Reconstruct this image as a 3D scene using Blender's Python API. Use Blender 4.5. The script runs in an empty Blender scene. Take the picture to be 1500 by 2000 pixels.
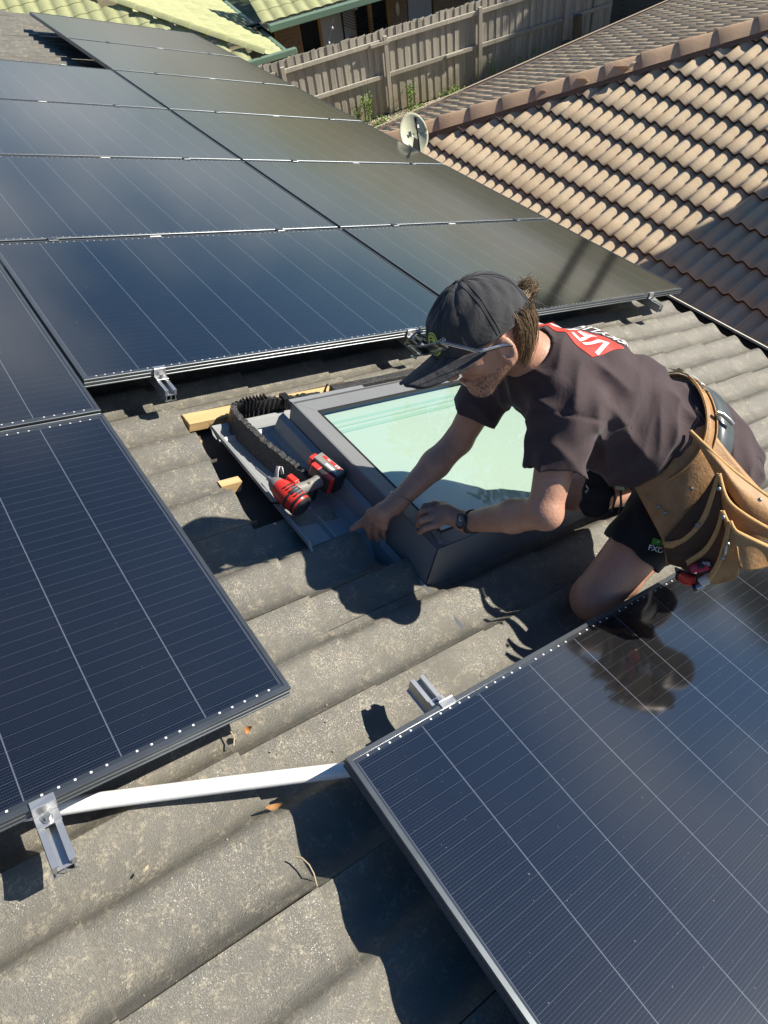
import bpy, bmesh, math, random
import numpy as np
from math import pi, sin, cos, radians, sqrt
from mathutils import Matrix, Vector
from mathutils.bvhtree import BVHTree
random.seed(7); rng = np.random.RandomState(5)
scene = bpy.context.scene
COL = scene.collection

# ------------------------------------------------------------------ camera
cam_d = bpy.data.cameras.new('camera'); cam = bpy.data.objects.new('camera', cam_d); COL.objects.link(cam)
cam_d.sensor_fit = 'VERTICAL'; cam_d.sensor_height = 36.0; cam_d.lens = 24.1724
cam_d.clip_start = 0.05; cam_d.clip_end = 400
cam.matrix_world = Matrix(((0.80587, 0.515591, -0.2911, -1.735049), (-0.582859, 0.604317, -0.543209, -2.037155),
                           (-0.104157, 0.607426, 0.787518, 2.02738), (0, 0, 0, 1)))
scene.camera = cam
# ------------------------------------------------------------------ sun and sky
SUN = Vector((0.749, -0.310, 0.586)).normalized()
sun_d = bpy.data.lights.new('sun', 'SUN'); sun_d.energy = 5.0; sun_d.angle = radians(0.5); sun_d.color = (1.0, 0.93, 0.80)
sun = bpy.data.objects.new('sun', sun_d); COL.objects.link(sun)
sun.rotation_euler = SUN.to_track_quat('Z', 'Y').to_euler(); sun.location = (8, -4, 12)
world = bpy.data.worlds.new('World'); scene.world = world; world.use_nodes = True
wn = world.node_tree; wn.nodes.clear()
wo = wn.nodes.new('ShaderNodeOutputWorld'); wb = wn.nodes.new('ShaderNodeBackground'); sky = wn.nodes.new('ShaderNodeTexSky')
sky.sky_type = 'NISHITA'; sky.sun_disc = False; sky.sun_elevation = math.asin(SUN.z)
sky.sun_rotation = math.atan2(SUN.x, SUN.y); sky.air_density = 1.0; sky.dust_density = 0.3; sky.ozone_density = 3.5
wtc = wn.nodes.new('ShaderNodeTexCoord'); wnz = wn.nodes.new('ShaderNodeTexNoise'); wmp = wn.nodes.new('ShaderNodeMapping')
wmp.inputs['Scale'].default_value = (1.0, 1.0, 2.4); wnz.inputs['Scale'].default_value = 2.2; wnz.inputs['Detail'].default_value = 6
wcr = wn.nodes.new('ShaderNodeValToRGB'); wcr.color_ramp.elements[0].position = 0.42; wcr.color_ramp.elements[1].position = 0.68
wmx = wn.nodes.new('ShaderNodeMix'); wmx.data_type = 'RGBA'
wn.links.new(wtc.outputs['Generated'], wmp.inputs['Vector']); wn.links.new(wmp.outputs[0], wnz.inputs['Vector'])
wn.links.new(wnz.outputs[0], wcr.inputs[0]); wsx = wn.nodes.new('ShaderNodeSeparateXYZ'); wmr = wn.nodes.new('ShaderNodeMapRange'); wmm = wn.nodes.new('ShaderNodeMath'); wmm.operation = 'MULTIPLY'
wn.links.new(wtc.outputs['Generated'], wsx.inputs[0]); wn.links.new(wsx.outputs[2], wmr.inputs[0])
wmr.inputs[1].default_value = .30; wmr.inputs[2].default_value = .60; wmr.inputs[3].default_value = 1.0; wmr.inputs[4].default_value = 0.0
wn.links.new(wcr.outputs[0], wmm.inputs[0]); wn.links.new(wmr.outputs[0], wmm.inputs[1]); wn.links.new(wmm.outputs[0], wmx.inputs['Factor'])
whs = wn.nodes.new('ShaderNodeHueSaturation'); whs.inputs['Saturation'].default_value = 1.3; wn.links.new(sky.outputs[0], whs.inputs['Color']); wn.links.new(whs.outputs[0], wmx.inputs['A']); wmx.inputs['B'].default_value = (9.0, 9.4, 9.9, 1)
wn.links.new(wmx.outputs['Result'], wb.inputs[0]); wb.inputs[1].default_value = 0.062
wn.links.new(wb.outputs[0], wo.inputs[0])
scene.view_settings.view_transform = 'Standard'; scene.view_settings.look = 'None'
scene.view_settings.exposure = 0.75; scene.view_settings.gamma = 1.0; scene.view_settings.use_curve_mapping = False

# ------------------------------------------------------------------ frames of reference
A21 = radians(21)                      # the roof falls 21 degrees towards +X
ROOF = Matrix.Rotation(A21, 4, 'Y')    # roof coordinates: x down the slope, y along it, z off it (0 = top of the solar panels)
I4 = Matrix.Identity(4)
WM = {}                                # world matrices of the empties
BY = {}

def rp(x, y, z): return ROOF @ Vector((x, y, z))

# ------------------------------------------------------------------ object helpers
def thing(name, label, cat, loc=(0, 0, 0), base=I4, group=None, kind=None):
    o = bpy.data.objects.new(name, None); COL.objects.link(o)
    m = base @ Matrix.Translation(loc); o.matrix_world = m; WM[o.name] = m
    o.empty_display_size = 0.1
    o['label'] = label; o['category'] = cat
    if group: o['group'] = group
    if kind: o['kind'] = kind
    return o

def tag(o, label, cat, group=None):
    o['label'] = label; o['category'] = cat
    if group: o['group'] = group
    return o

def put(name, me, mat=None, parent=None, m=I4, kind=None, label=None):
    """one mesh object; m is its world matrix"""
    if not isinstance(me, bpy.types.Mesh): me = to_mesh(me, name)
    if mat is not None:
        me.materials.clear()
        for k in (mat if isinstance(mat, (list, tuple)) else [mat]): me.materials.append(k)
    o = bpy.data.objects.new(name, me); COL.objects.link(o)
    if parent is not None:
        o.parent = parent; o.matrix_parent_inverse = WM[parent.name].inverted() if parent.name in WM else I4
    o.matrix_basis = m
    WM[o.name] = m
    if kind: o['kind'] = kind
    if label: o['label'] = label
    return o

class MB:
    """small mesh builder: verts, faces, smooth flag, material index"""
    def __init__(s): s.v = []; s.f = []; s.mi = []; s.sm = []
    def add(s, v, f, sm=False, mi=0):
        n = len(s.v); s.v += [tuple(q) for q in v]; s.f += [tuple(i + n for i in q) for q in f]
        s.mi += [mi] * len(f); s.sm += [sm] * len(f); return s
    def box(s, x0, x1, y0, y1, z0, z1, mi=0, m=None):
        v = [(x, y, z) for x in (x0, x1) for y in (y0, y1) for z in (z0, z1)]
        if m is not None: v = [m @ Vector(q) for q in v]
        return s.add(v, [(0, 1, 3, 2), (4, 6, 7, 5), (0, 4, 5, 1), (2, 3, 7, 6), (0, 2, 6, 4), (1, 5, 7, 3)], mi=mi)
    def beam(s, a, b, w, h, up=(0, 0, 1), mi=0):
        a = Vector(a); b = Vector(b); d = (b - a); L = d.length; d.normalize(); u = Vector(up); sd = d.cross(u).normalized(); u = sd.cross(d)
        m = Matrix((( *sd, 0), (*d, 0), (*u, 0), (0, 0, 0, 1))).transposed(); m.translation = a
        return s.box(-w / 2, w / 2, 0, L, -h / 2, h / 2, mi, m)
    def tube(s, pts, r, n=8, mi=0, cap=True, sm=True, flat=1.0):
        pts = [Vector(p) for p in pts]; R = r if isinstance(r, (list, tuple)) else [r] * len(pts)
        rings = []; prev = None
        for i, p in enumerate(pts):
            d = (pts[min(i + 1, len(pts) - 1)] - pts[max(i - 1, 0)]).normalized()
            if prev is None: prev = d.orthogonal().normalized()
            u = (prev - d * prev.dot(d)).normalized(); prev = u; w = d.cross(u)
            rings.append([p + (u * cos(t) + w * sin(t) * flat) * R[i] for t in [2 * pi * k / n for k in range(n)]])
        v = [q for ring in rings for q in ring]; f = []
        for i in range(len(pts) - 1):
            for k in range(n): f.append((i * n + k, i * n + (k + 1) % n, (i + 1) * n + (k + 1) % n, (i + 1) * n + k))
        s.add(v, f, sm, mi)
        if cap:
            s.add(rings[0], [tuple(range(n))[::-1]], False, mi); s.add(rings[-1], [tuple(range(n))], False, mi)
        return s
    def ribbon(s, A, B, sm=False, mi=0):
        n = len(A); return s.add(list(A) + list(B), [(i, i + 1, n + i + 1, n + i) for i in range(n - 1)], sm, mi)
    def prism(s, poly, z0, z1, mi=0, m=None):
        n = len(poly); v = [(x, y, z0) for x, y in poly] + [(x, y, z1) for x, y in poly]
        if m is not None: v = [m @ Vector(q) for q in v]
        return s.add(v, [tuple(range(n))[::-1], tuple(range(n, 2 * n))] + [(i, (i + 1) % n, n + (i + 1) % n, n + i) for i in range(n)], mi=mi)

def to_mesh(b, name='mesh'):
    me = bpy.data.meshes.new(name); me.from_pydata([tuple(q) for q in b.v], [], b.f)
    me.polygons.foreach_set('use_smooth', b.sm); me.polygons.foreach_set('material_index', b.mi)
    me.validate(); me.update(); return me

def mesh_np(name, V, F, smooth=True):
    me = bpy.data.meshes.new(name); V = np.asarray(V, np.float32); F = np.asarray(F, np.int32); k = F.shape[1]
    me.vertices.add(len(V)); me.vertices.foreach_set('co', V.ravel())
    me.loops.add(F.size); me.loops.foreach_set('vertex_index', F.ravel())
    me.polygons.add(len(F)); me.polygons.foreach_set('loop_start', np.arange(0, F.size, k, dtype=np.int32))
    me.polygons.foreach_set('use_smooth', np.full(len(F), smooth)); me.update(calc_edges=True); me.validate(); return me

def grid(fn, nu, nv, sm=True, mi=0, b=None):
    b = b or MB(); v = [fn(i / nu, j / nv) for i in range(nu + 1) for j in range(nv + 1)]
    return b.add(v, [(i * (nv + 1) + j, (i + 1) * (nv + 1) + j, (i + 1) * (nv + 1) + j + 1, i * (nv + 1) + j + 1) for i in range(nu) for j in range(nv)], sm, mi)

def bevelled(me, w, seg=2):
    bm = bmesh.new(); bm.from_mesh(me); bmesh.ops.remove_doubles(bm, verts=bm.verts, dist=1e-6)
    bmesh.ops.bevel(bm, geom=list(bm.edges), offset=w, segments=seg, profile=0.5, affect='EDGES', clamp_overlap=True)
    bm.to_mesh(me); bm.free(); return me

# ------------------------------------------------------------------ material helpers
class NT:
    def __init__(s, name):
        s.m = bpy.data.materials.new(name); s.m.use_nodes = True; s.t = s.m.node_tree; s.t.nodes.clear()
        s.out = s.t.nodes.new('ShaderNodeOutputMaterial'); s.p = s.t.nodes.new('ShaderNodeBsdfPrincipled'); s.t.links.new(s.p.outputs[0], s.out.inputs[0])
        s.tc = s.t.nodes.new('ShaderNodeTexCoord'); s.obj = s.tc.outputs['Object']
    def link(s, a, b): s.t.links.new(a, b)
    def val(s, sock, v):
        if isinstance(v, bpy.types.NodeSocket): s.link(v, sock)
        elif isinstance(v, (tuple, list)) and len(v) == 3 and sock.type == 'RGBA': sock.default_value = (*v, 1)
        else: sock.default_value = v
    def math(s, op, a, b=None, c=None, clamp=False):
        n = s.t.nodes.new('ShaderNodeMath'); n.operation = op; n.use_clamp = clamp
        s.val(n.inputs[0], a)
        if b is not None: s.val(n.inputs[1], b)
        if c is not None: s.val(n.inputs[2], c)
        return n.outputs[0]
    def mix(s, f, a, b, bt='MIX'):
        n = s.t.nodes.new('ShaderNodeMix'); n.data_type = 'RGBA'; n.blend_type = bt
        s.val(n.inputs['Factor'], f); s.val(n.inputs['A'], a); s.val(n.inputs['B'], b); return n.outputs['Result']
    def noise(s, scale, detail=4, rough=0.55, vec=None, dist=0.0):
        n = s.t.nodes.new('ShaderNodeTexNoise'); n.inputs['Scale'].default_value = scale; n.inputs['Detail'].default_value = detail
        n.inputs['Roughness'].default_value = rough; n.inputs['Distortion'].default_value = dist; s.link(vec or s.obj, n.inputs['Vector']); return n.outputs[0]
    def ramp(s, f, a, b, ca=(0, 0, 0), cb=(1, 1, 1)):
        n = s.t.nodes.new('ShaderNodeValToRGB'); e = n.color_ramp.elements; e[0].position = a; e[1].position = b
        e[0].color = (*ca, 1); e[1].color = (*cb, 1); s.link(f, n.inputs[0]); return n.outputs[0]
    def mapping(s, scale=(1, 1, 1), loc=(0, 0, 0), rot=(0, 0, 0), vec=None):
        n = s.t.nodes.new('ShaderNodeMapping'); n.inputs['Scale'].default_value = scale; n.inputs['Location'].default_value = loc
        n.inputs['Rotation'].default_value = rot; s.link(vec or s.obj, n.inputs['Vector']); return n.outputs[0]
    def xyz(s, vec=None):
        n = s.t.nodes.new('ShaderNodeSeparateXYZ'); s.link(vec or s.obj, n.inputs[0]); return n.outputs
    def bump(s, h, strength=0.3, dist=0.01, normal=None):
        n = s.t.nodes.new('ShaderNodeBump'); n.inputs['Strength'].default_value = strength; n.inputs['Distance'].default_value = dist
        s.link(h, n.inputs['Height'])
        if normal is not None: s.link(normal, n.inputs['Normal'])
        s.link(n.outputs[0], s.p.inputs['Normal']); return n.outputs[0]
    def rnd(s):
        n = s.t.nodes.new('ShaderNodeObjectInfo'); return n.outputs['Random']
    def rvec(s, k=37.0):
        """object coordinates shifted per object so that alike pieces do not repeat"""
        n = s.t.nodes.new('ShaderNodeVectorMath'); n.operation = 'ADD'; s.link(s.obj, n.inputs[0])
        s.link(s.math('MULTIPLY', s.rnd(), k), n.inputs[1]); return n.outputs[0]
    def set(s, **k):
        names = dict(color='Base Color', rough='Roughness', metal='Metallic', spec='Specular IOR Level', coat='Coat Weight', coatr='Coat Roughness',
                     sheen='Sheen Weight', sss='Subsurface Weight', alpha='Alpha', trans='Transmission Weight', ior='IOR')
        for a, v in k.items(): s.val(s.p.inputs[names[a]], v)
        return s

def simple(name, color, rough=0.5, metal=0.0, spec=0.5, nscale=40, namt=0.15, bump=0.0, bscale=200, bdist=0.002, coat=0.0):
    t = NT(name); n = t.noise(nscale, 5, vec=t.rvec())
    t.set(color=t.mix(n, tuple(c * (1 - namt) for c in color), tuple(min(1, c * (1 + namt)) for c in color)), rough=rough, metal=metal, spec=spec, coat=coat)
    if bump: t.bump(t.noise(bscale, 3), bump, bdist)
    return t.m

# ================================================================== materials
def mat_tile(name, c0, c1, worn, rough=0.5, speck=0.5, lichen=0.0, base_y=-0.034):
    t = NT(name); v = t.rvec()
    big = t.noise(5.0, 5, vec=v); fine = t.noise(130, 4, 0.7, vec=v); mid = t.noise(28, 5, 0.6, vec=v)
    col = t.mix(t.ramp(big, .3, .7), c0, c1)
    col = t.mix(t.math('MULTIPLY', t.rnd(), .35), col, tuple(k * 0.72 for k in c0))
    w = t.math('MULTIPLY', t.ramp(mid, .47, .68), t.ramp(fine, .45, .62))
    col = t.mix(t.math('MULTIPLY', w, speck), col, worn)
    drk = t.ramp(t.noise(70, 3, vec=v), .60, .78)
    col = t.mix(t.math('MULTIPLY', drk, .45), col, tuple(k * 0.45 for k in c0))
    if lichen: col = t.mix(t.math('MULTIPLY', t.ramp(t.noise(14, 6, .7, vec=v), .55, .68), lichen), col, (.28, .27, .22))
    t.set(color=col, rough=t.mix(mid, (rough - .1,) * 3, (rough + .14,) * 3), spec=0.5 if rough > .5 else .9)
    h = t.math('ADD', t.math('MULTIPLY', t.noise(330, 3, .65, vec=v), 1.0), t.math('MULTIPLY', mid, .9))
    t.bump(h, 0.9, 0.003)
    if rough < .5: t.set(spec=.5, coat=t.math('MULTIPLY', t.ramp(t.noise(300, 2, .5, vec=v), .50, .60), t.math('MULTIPLY', t.ramp(t.noise(9, 4, .6, vec=v), .35, .62), .9)), coatr=.24)
    if rough < .5:
        cb_ = t.t.nodes.new('ShaderNodeBump'); cb_.inputs['Strength'].default_value = 1.0; cb_.inputs['Distance'].default_value = .0026; t.link(t.noise(240, 2, .5, vec=v), cb_.inputs['Height']); t.link(cb_.outputs[0], t.p.inputs['Coat Normal'])

    return t.m
M_tile = mat_tile('painted_roof_tile', (.132, .125, .106), (.178, .167, .140), (.46, .40, .29), .46, .65)
M_pale = mat_tile('bare_concrete_tile', (.36, .345, .29), (.40, .38, .32), (.5, .48, .42), .8, .15)
M_brown = mat_tile('weathered_brown_tile', (.52, .40, .265), (.60, .485, .34), (.62, .54, .40), .9, .4, lichen=.3)
M_cap = mat_tile('brown_ridge_cap', (.52, .35, .22), (.56, .39, .26), (.52, .40, .29), .85, .2)
M_green = mat_tile('faded_green_tile', (.36, .38, .18), (.45, .46, .25), (.55, .56, .4), .75, .25)
M_mortar = simple('bedding_mortar', (.16, .12, .10), .95, bump=.6, bscale=90)
M_tilecut = simple('cut_tile_edge', (.30, .27, .22), .95, bump=.5)
M_fasc = simple('brown_edge_shade', (.045, .028, .02), .9)  # brown tile ends darkened in colour for their shade; fascia shares it

def mat_panel():
    t = NT('solar_cells'); x, y, z = t.xyz()
    def line(c, pitch, off, hw):
        fr = t.math('FRACT', t.math('ADD', t.math('DIVIDE', t.math('SUBTRACT', c, off), pitch), .5))
        return t.math('LESS_THAN', t.math('MULTIPLY', t.math('ABSOLUTE', t.math('SUBTRACT', fr, .5)), pitch), hw)
    ny = t.math('MULTIPLY', y, -1.0)
    incell = t.math('MULTIPLY', t.math('MULTIPLY', t.math('GREATER_THAN', x, .0165), t.math('LESS_THAN', x, 1.7405)),
                    t.math('MULTIPLY', t.math('GREATER_THAN', ny, .021), t.math('LESS_THAN', ny, 1.113)))
    gap = t.math('MULTIPLY', line(x, .1724, .0165, .0012), incell)
    busl = t.math('MULTIPLY', line(ny, .0312, .0365, .00055), incell)
    fy = line(ny, .0312 / 5, .0365, .0005); dx = t.math('MULTIPLY', line(x, .0042, 0.0, .00125), 1.0)
    dots = t.math('MULTIPLY', t.math('MULTIPLY', fy, dx), incell)
    hair = t.math('MULTIPLY', line(x, .0021, 0.0, .00028), incell)
    base = t.mix(t.noise(3.0, 3, vec=t.rvec()), (.003, .0035, .0055), (.005, .0055, .0075))
    col = t.mix(t.math('MULTIPLY', hair, .12), base, (.05, .05, .055))
    col = t.mix(t.math('MULTIPLY', dots, .22), col, (.22, .215, .20))
    col = t.mix(t.math('MULTIPLY', busl, .20), col, (.17, .17, .17))
    col = t.mix(t.math('MULTIPLY', gap, .5), col, (.19, .22, .27))
    # solder dots along the long edges, five to a cell, and the paler border strip
    border = t.math('SUBTRACT', 1.0, incell)
    col = t.mix(border, col, (.035, .038, .042))
    dd = line(x, .1724 / 6, .0165, .0021); skip = line(x, .1724, .0165, .006)
    ye = t.math('LESS_THAN', t.math('ABSOLUTE', t.math('SUBTRACT', t.math('ABSOLUTE', t.math('SUBTRACT', ny, .567)), .5498)), .0022)
    sd = t.math('MULTIPLY', t.math('MULTIPLY', dd, t.math('SUBTRACT', 1.0, skip)), ye)
    col = t.mix(sd, col, (.75, .75, .75))
    dust = t.ramp(t.noise(190, 2, .5, vec=t.rvec()), .765, .78)
    film = t.ramp(t.noise(2.3, 6, .65, vec=t.rvec()), .35, .8)
    col = t.mix(t.math('MULTIPLY', dust, .5), col, (.45, .42, .36))
    col = t.mix(t.math('MULTIPLY', film, .012), col, (.35, .33, .29))
    t.set(color=col, rough=.9, spec=0.0, coat=1.0, coatr=.085)
    t.p.inputs['Coat IOR'].default_value = 2.2
    return t.m
M_cells = mat_panel()
M_frame = simple('black_anodised_frame', (.13, .145, .16), .36, .75, nscale=15, namt=.3)
M_alu = simple('mill_aluminium', (.56, .57, .58), .38, .85, nscale=60, namt=.12, bump=.05)
M_steel = simple('galvanised_steel', (.45, .45, .44), .35, .9, nscale=80, namt=.2)
M_flash = simple('grey_flashing_metal', (.27, .28, .285), .40, .0, nscale=6, namt=.12)
M_clad = simple('grey_window_cladding', (.19, .195, .20), .42, .0, nscale=8, namt=.1)
M_blk = simple('black_rubber', (.012, .012, .013), .6, bump=.3)
def mat_foam():
    t = NT('black_tar_foam'); n = t.noise(420, 2, .6); sp = t.ramp(n, .56, .63)
    t.set(color=t.mix(t.math('MULTIPLY', sp, .7), (.012, .012, .013), (.30, .29, .27)), rough=.38); t.bump(n, .9, .004); return t.m
M_foam = mat_foam()
def mat_wood(name, a, b, rough=.8, scale=(3, 40, 40), rot=(0, 0, 0), moss=0.0):
    t = NT(name); v = t.rvec(11); g = t.noise(1.0, 6, .7, vec=t.mapping(scale, rot=rot, vec=v), dist=.6)
    col = t.mix(t.ramp(g, .3, .7), a, b); col = t.mix(t.math('MULTIPLY', t.rnd(), .45), col, tuple(k * .6 for k in a))
    if moss:
        z = t.xyz()[2]; k = t.math('SUBTRACT', 1.0, t.math('DIVIDE', z, .85), clamp=True)
        k = t.math('MULTIPLY', k, t.ramp(t.noise(7, 5, vec=v), .2, .65)); col = t.mix(t.math('MULTIPLY', k, moss), col, (.23, .19, .075))
    t.set(color=col, rough=rough); t.bump(g, .5, .004); return t.m
M_pine = mat_wood('fresh_pine_batten', (.55, .36, .16), (.68, .48, .25), .75, (4, 60, 60))
M_fence = mat_wood('grey_weathered_timber', (.36, .33, .27), (.62, .57, .48), .9, (30, 30, 1.6), moss=.75)
M_log = mat_wood('tree_bark', (.10, .08, .05), (.20, .16, .10), .95, (12, 12, 3))

def mat_cloth(name, c, sheen=.25, bump=.35, wr=14, weave=900):
    t = NT(name); n = t.noise(6, 4); col = t.mix(t.ramp(n, .3, .75), tuple(k * .82 for k in c), tuple(k * 1.18 for k in c))
    t.set(color=col, rough=.88, sheen=sheen, spec=.25)
    f = t.noise(wr, 4, .5, dist=.8); w = t.noise(weave, 2)
    h = t.math('ADD', t.math('MULTIPLY', f, 1.0), t.math('MULTIPLY', w, .10)); t.bump(h, bump, .012); return t.m
M_shirt = mat_cloth('faded_black_cotton', (.060, .041, .045), .12, .45)
M_shorts = mat_cloth('black_stretch_cloth', (.016, .016, .018), .12, .25)
M_cap_c = mat_cloth('black_cap_nylon', (.040, .040, .044), .18, .5, 26)
def mat_skin():
    t = NT('tanned_skin'); n = t.noise(18, 5, .6); f = t.noise(190, 3, .6)
    col = t.mix(n, (.36, .18, .118), (.54, .30, .21)); col = t.mix(t.math('MULTIPLY', t.ramp(f, .56, .70), .4), col, (.24, .10, .07)); col = t.mix(t.math('MULTIPLY', t.ramp(t.noise(7, 5, .7), .52, .7), .35), col, (.40, .15, .11)); col = t.mix(t.math('MULTIPLY', t.ramp(t.noise(1.0, 5, .7, vec=t.mapping((60, 60, 420))), .60, .72), .35), col, (.16, .085, .05))
    t.set(color=col, rough=.47, sss=.08, spec=.45); t.p.inputs['Subsurface Radius'].default_value = (.012, .005, .003); t.bump(t.math('ADD', f, t.math('MULTIPLY', t.noise(60, 4, .6), 2.0)), .35, .0025)
    return t.m
M_skin = mat_skin()
def mat_hair():
    t = NT('brown_hair'); t.set(color=t.mix(t.noise(45, 4), (.07, .042, .022), (.27, .18, .10)), rough=.38, spec=.5); return t.m
M_hair = mat_hair()
M_beard = simple('short_beard', (.10, .065, .045), .7)
M_leather = None
def mat_leather():
    t = NT('worn_tan_leather'); n = t.noise(7, 6, .65); f = t.noise(120, 4, .6)
    col = t.mix(t.ramp(n, .35, .65), (.30, .155, .060), (.46, .27, .12)); col = t.mix(t.math('MULTIPLY', t.ramp(t.noise(11, 5, .7), .52, .72), .6), col, (.13, .075, .038))
    t.set(color=col, rough=t.mix(n, (.42,) * 3, (.72,) * 3), spec=.4); t.bump(t.math('ADD', f, t.math('MULTIPLY', n, 2.)), .35, .004); return t.m
M_leather = mat_leather()
M_leather_shade = simple('shaded_pocket_leather', (.075, .042, .022), .75, nscale=14, namt=.35, bump=.3)  # darker copy of the leather, pocket shade put into its colour
M_suede = simple('suede_edge', (.52, .32, .13), .9, nscale=120, namt=.3, bump=.5, bscale=300)
M_black_l = simple('black_belt_leather', (.085, .10, .11), .33, nscale=30, namt=.35, bump=.2, bscale=120)
M_red = simple('red_tool_plastic', (.62, .035, .022), .35, coat=.3, namt=.08)
M_toolgrey = simple('grey_tool_rubber', (.20, .195, .18), .55, namt=.2, bump=.2)
M_toolblk = simple('black_tool_plastic', (.028, .028, .03), .35, namt=.3)
M_white = simple('white_pvc', (.80, .80, .79), .32, namt=.02)
M_offw = simple('white_print', (.78, .77, .75), .6, namt=.05)
M_redprint = simple('red_print', (.66, .05, .035), .6, namt=.06)
M_lime = simple('lime_patch', (.50, .58, .10), .6)
M_grn = simple('green_label', (.05, .30, .03), .6)
M_dark = simple('dark_patch', (.02, .02, .02), .6)
M_teal = simple('pale_teal_cloth', (.33, .55, .60), .7)
def mat_clear():
    t = NT('clear_polycarbonate'); tr = t.t.nodes.new('ShaderNodeBsdfTransparent'); gl = t.t.nodes.new('ShaderNodeBsdfGlossy'); mx = t.t.nodes.new('ShaderNodeMixShader')
    fr = t.t.nodes.new('ShaderNodeLayerWeight'); fr.inputs[0].default_value = .35
    tr.inputs[0].default_value = (.95, .97, .98, 1); gl.inputs['Roughness'].default_value = .10
    t.link(t.math('ADD', t.math('MULTIPLY', fr.outputs['Fresnel'], .9), .16, clamp=True), mx.inputs[0]); t.link(tr.outputs[0], mx.inputs[1]); t.link(gl.outputs[0], mx.inputs[2]); t.link(mx.outputs[0], t.out.inputs[0]); return t.m
M_clear = mat_clear()
def mat_pane():
    t = NT('window_glass'); tr = t.t.nodes.new('ShaderNodeBsdfTransparent'); gl = t.t.nodes.new('ShaderNodeBsdfGlossy'); mx = t.t.nodes.new('ShaderNodeMixShader')
    fr = t.t.nodes.new('ShaderNodeLayerWeight'); fr.inputs[0].default_value = .5
    tr.inputs[0].default_value = (.90, .97, .93, 1); gl.inputs['Roughness'].default_value = .02
    t.link(t.math('ADD', t.math('MULTIPLY', t.math('POWER', fr.outputs['Facing'], 3.0), .9), .10, clamp=True), mx.inputs[0]); t.link(tr.outputs[0], mx.inputs[1]); t.link(gl.outputs[0], mx.inputs[2]); t.link(mx.outputs[0], t.out.inputs[0]); return t.m
M_pane = mat_pane()
M_blind = simple('mint_blind_cloth', (.46, .53, .48), .8, namt=.02, nscale=3)
M_blind2 = simple('mint_blind_rib', (.34, .49, .43), .8, namt=.02, nscale=3)
M_darkglass = simple('dark_window_glass', (.01, .011, .013), .08, namt=.1, coat=.6)
def mat_leaf(name, a, b):
    t = NT(name); t.set(color=t.mix(t.noise(1.6, 3), a, b), rough=.55, spec=.3); return t.m
M_leaf = mat_leaf('gum_leaves', (.035, .060, .018), (.085, .11, .035))
M_leafy = mat_leaf('bright_weed_leaves', (.10, .19, .03), (.24, .34, .08))
M_soil = NT('mulch_and_pebbles')
_v = M_soil.t.nodes.new('ShaderNodeTexVoronoi'); _v.inputs['Scale'].default_value = 22; M_soil.link(M_soil.obj, _v.inputs['Vector'])
_c = M_soil.mix(M_soil.ramp(M_soil.noise(3, 5), .35, .65), (.30, .22, .13), (.46, .38, .27))
_c = M_soil.mix(M_soil.math('MULTIPLY', M_soil.ramp(_v.outputs['Distance'], .25, .6), .7), _c, (.13, .09, .05))
M_soil.set(color=M_soil.mix(M_soil.ramp(M_soil.noise(1.3, 4), .5, .62), _c, (.16, .19, .06)), rough=.95); M_soil.bump(_v.outputs['Distance'], .8, .03); M_soil = M_soil.m
M_pebble = simple('pale_pebble', (.52, .45, .36), .9, nscale=8, namt=.35)
M_creamdish = simple('lichened_cream_paint', (.50, .50, .36), .6, nscale=9, namt=.28)
M_brick = simple('brown_face_brick', (.30, .175, .095), .9, nscale=9, namt=.4, bump=.4)
M_wallmortar = simple('brick_mortar', (.33, .24, .15), .95)
M_render = simple('pale_rendered_wall', (.42, .38, .36), .85)
M_timber = simple('varnished_window_timber', (.40, .22, .08), .5)
M_ggut = simple('green_gutter_paint', (.17, .26, .19), .4, namt=.06)
M_black = simple('black_iron_paint', (.012, .012, .014), .45)
M_void = simple('roof_cavity_board', (.03, .024, .02), .95)
M_sarking = simple('roof_underlay', (.10, .085, .07), .9)
M_copper = simple('brass_fitting', (.55, .42, .22), .35, .9)

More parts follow.
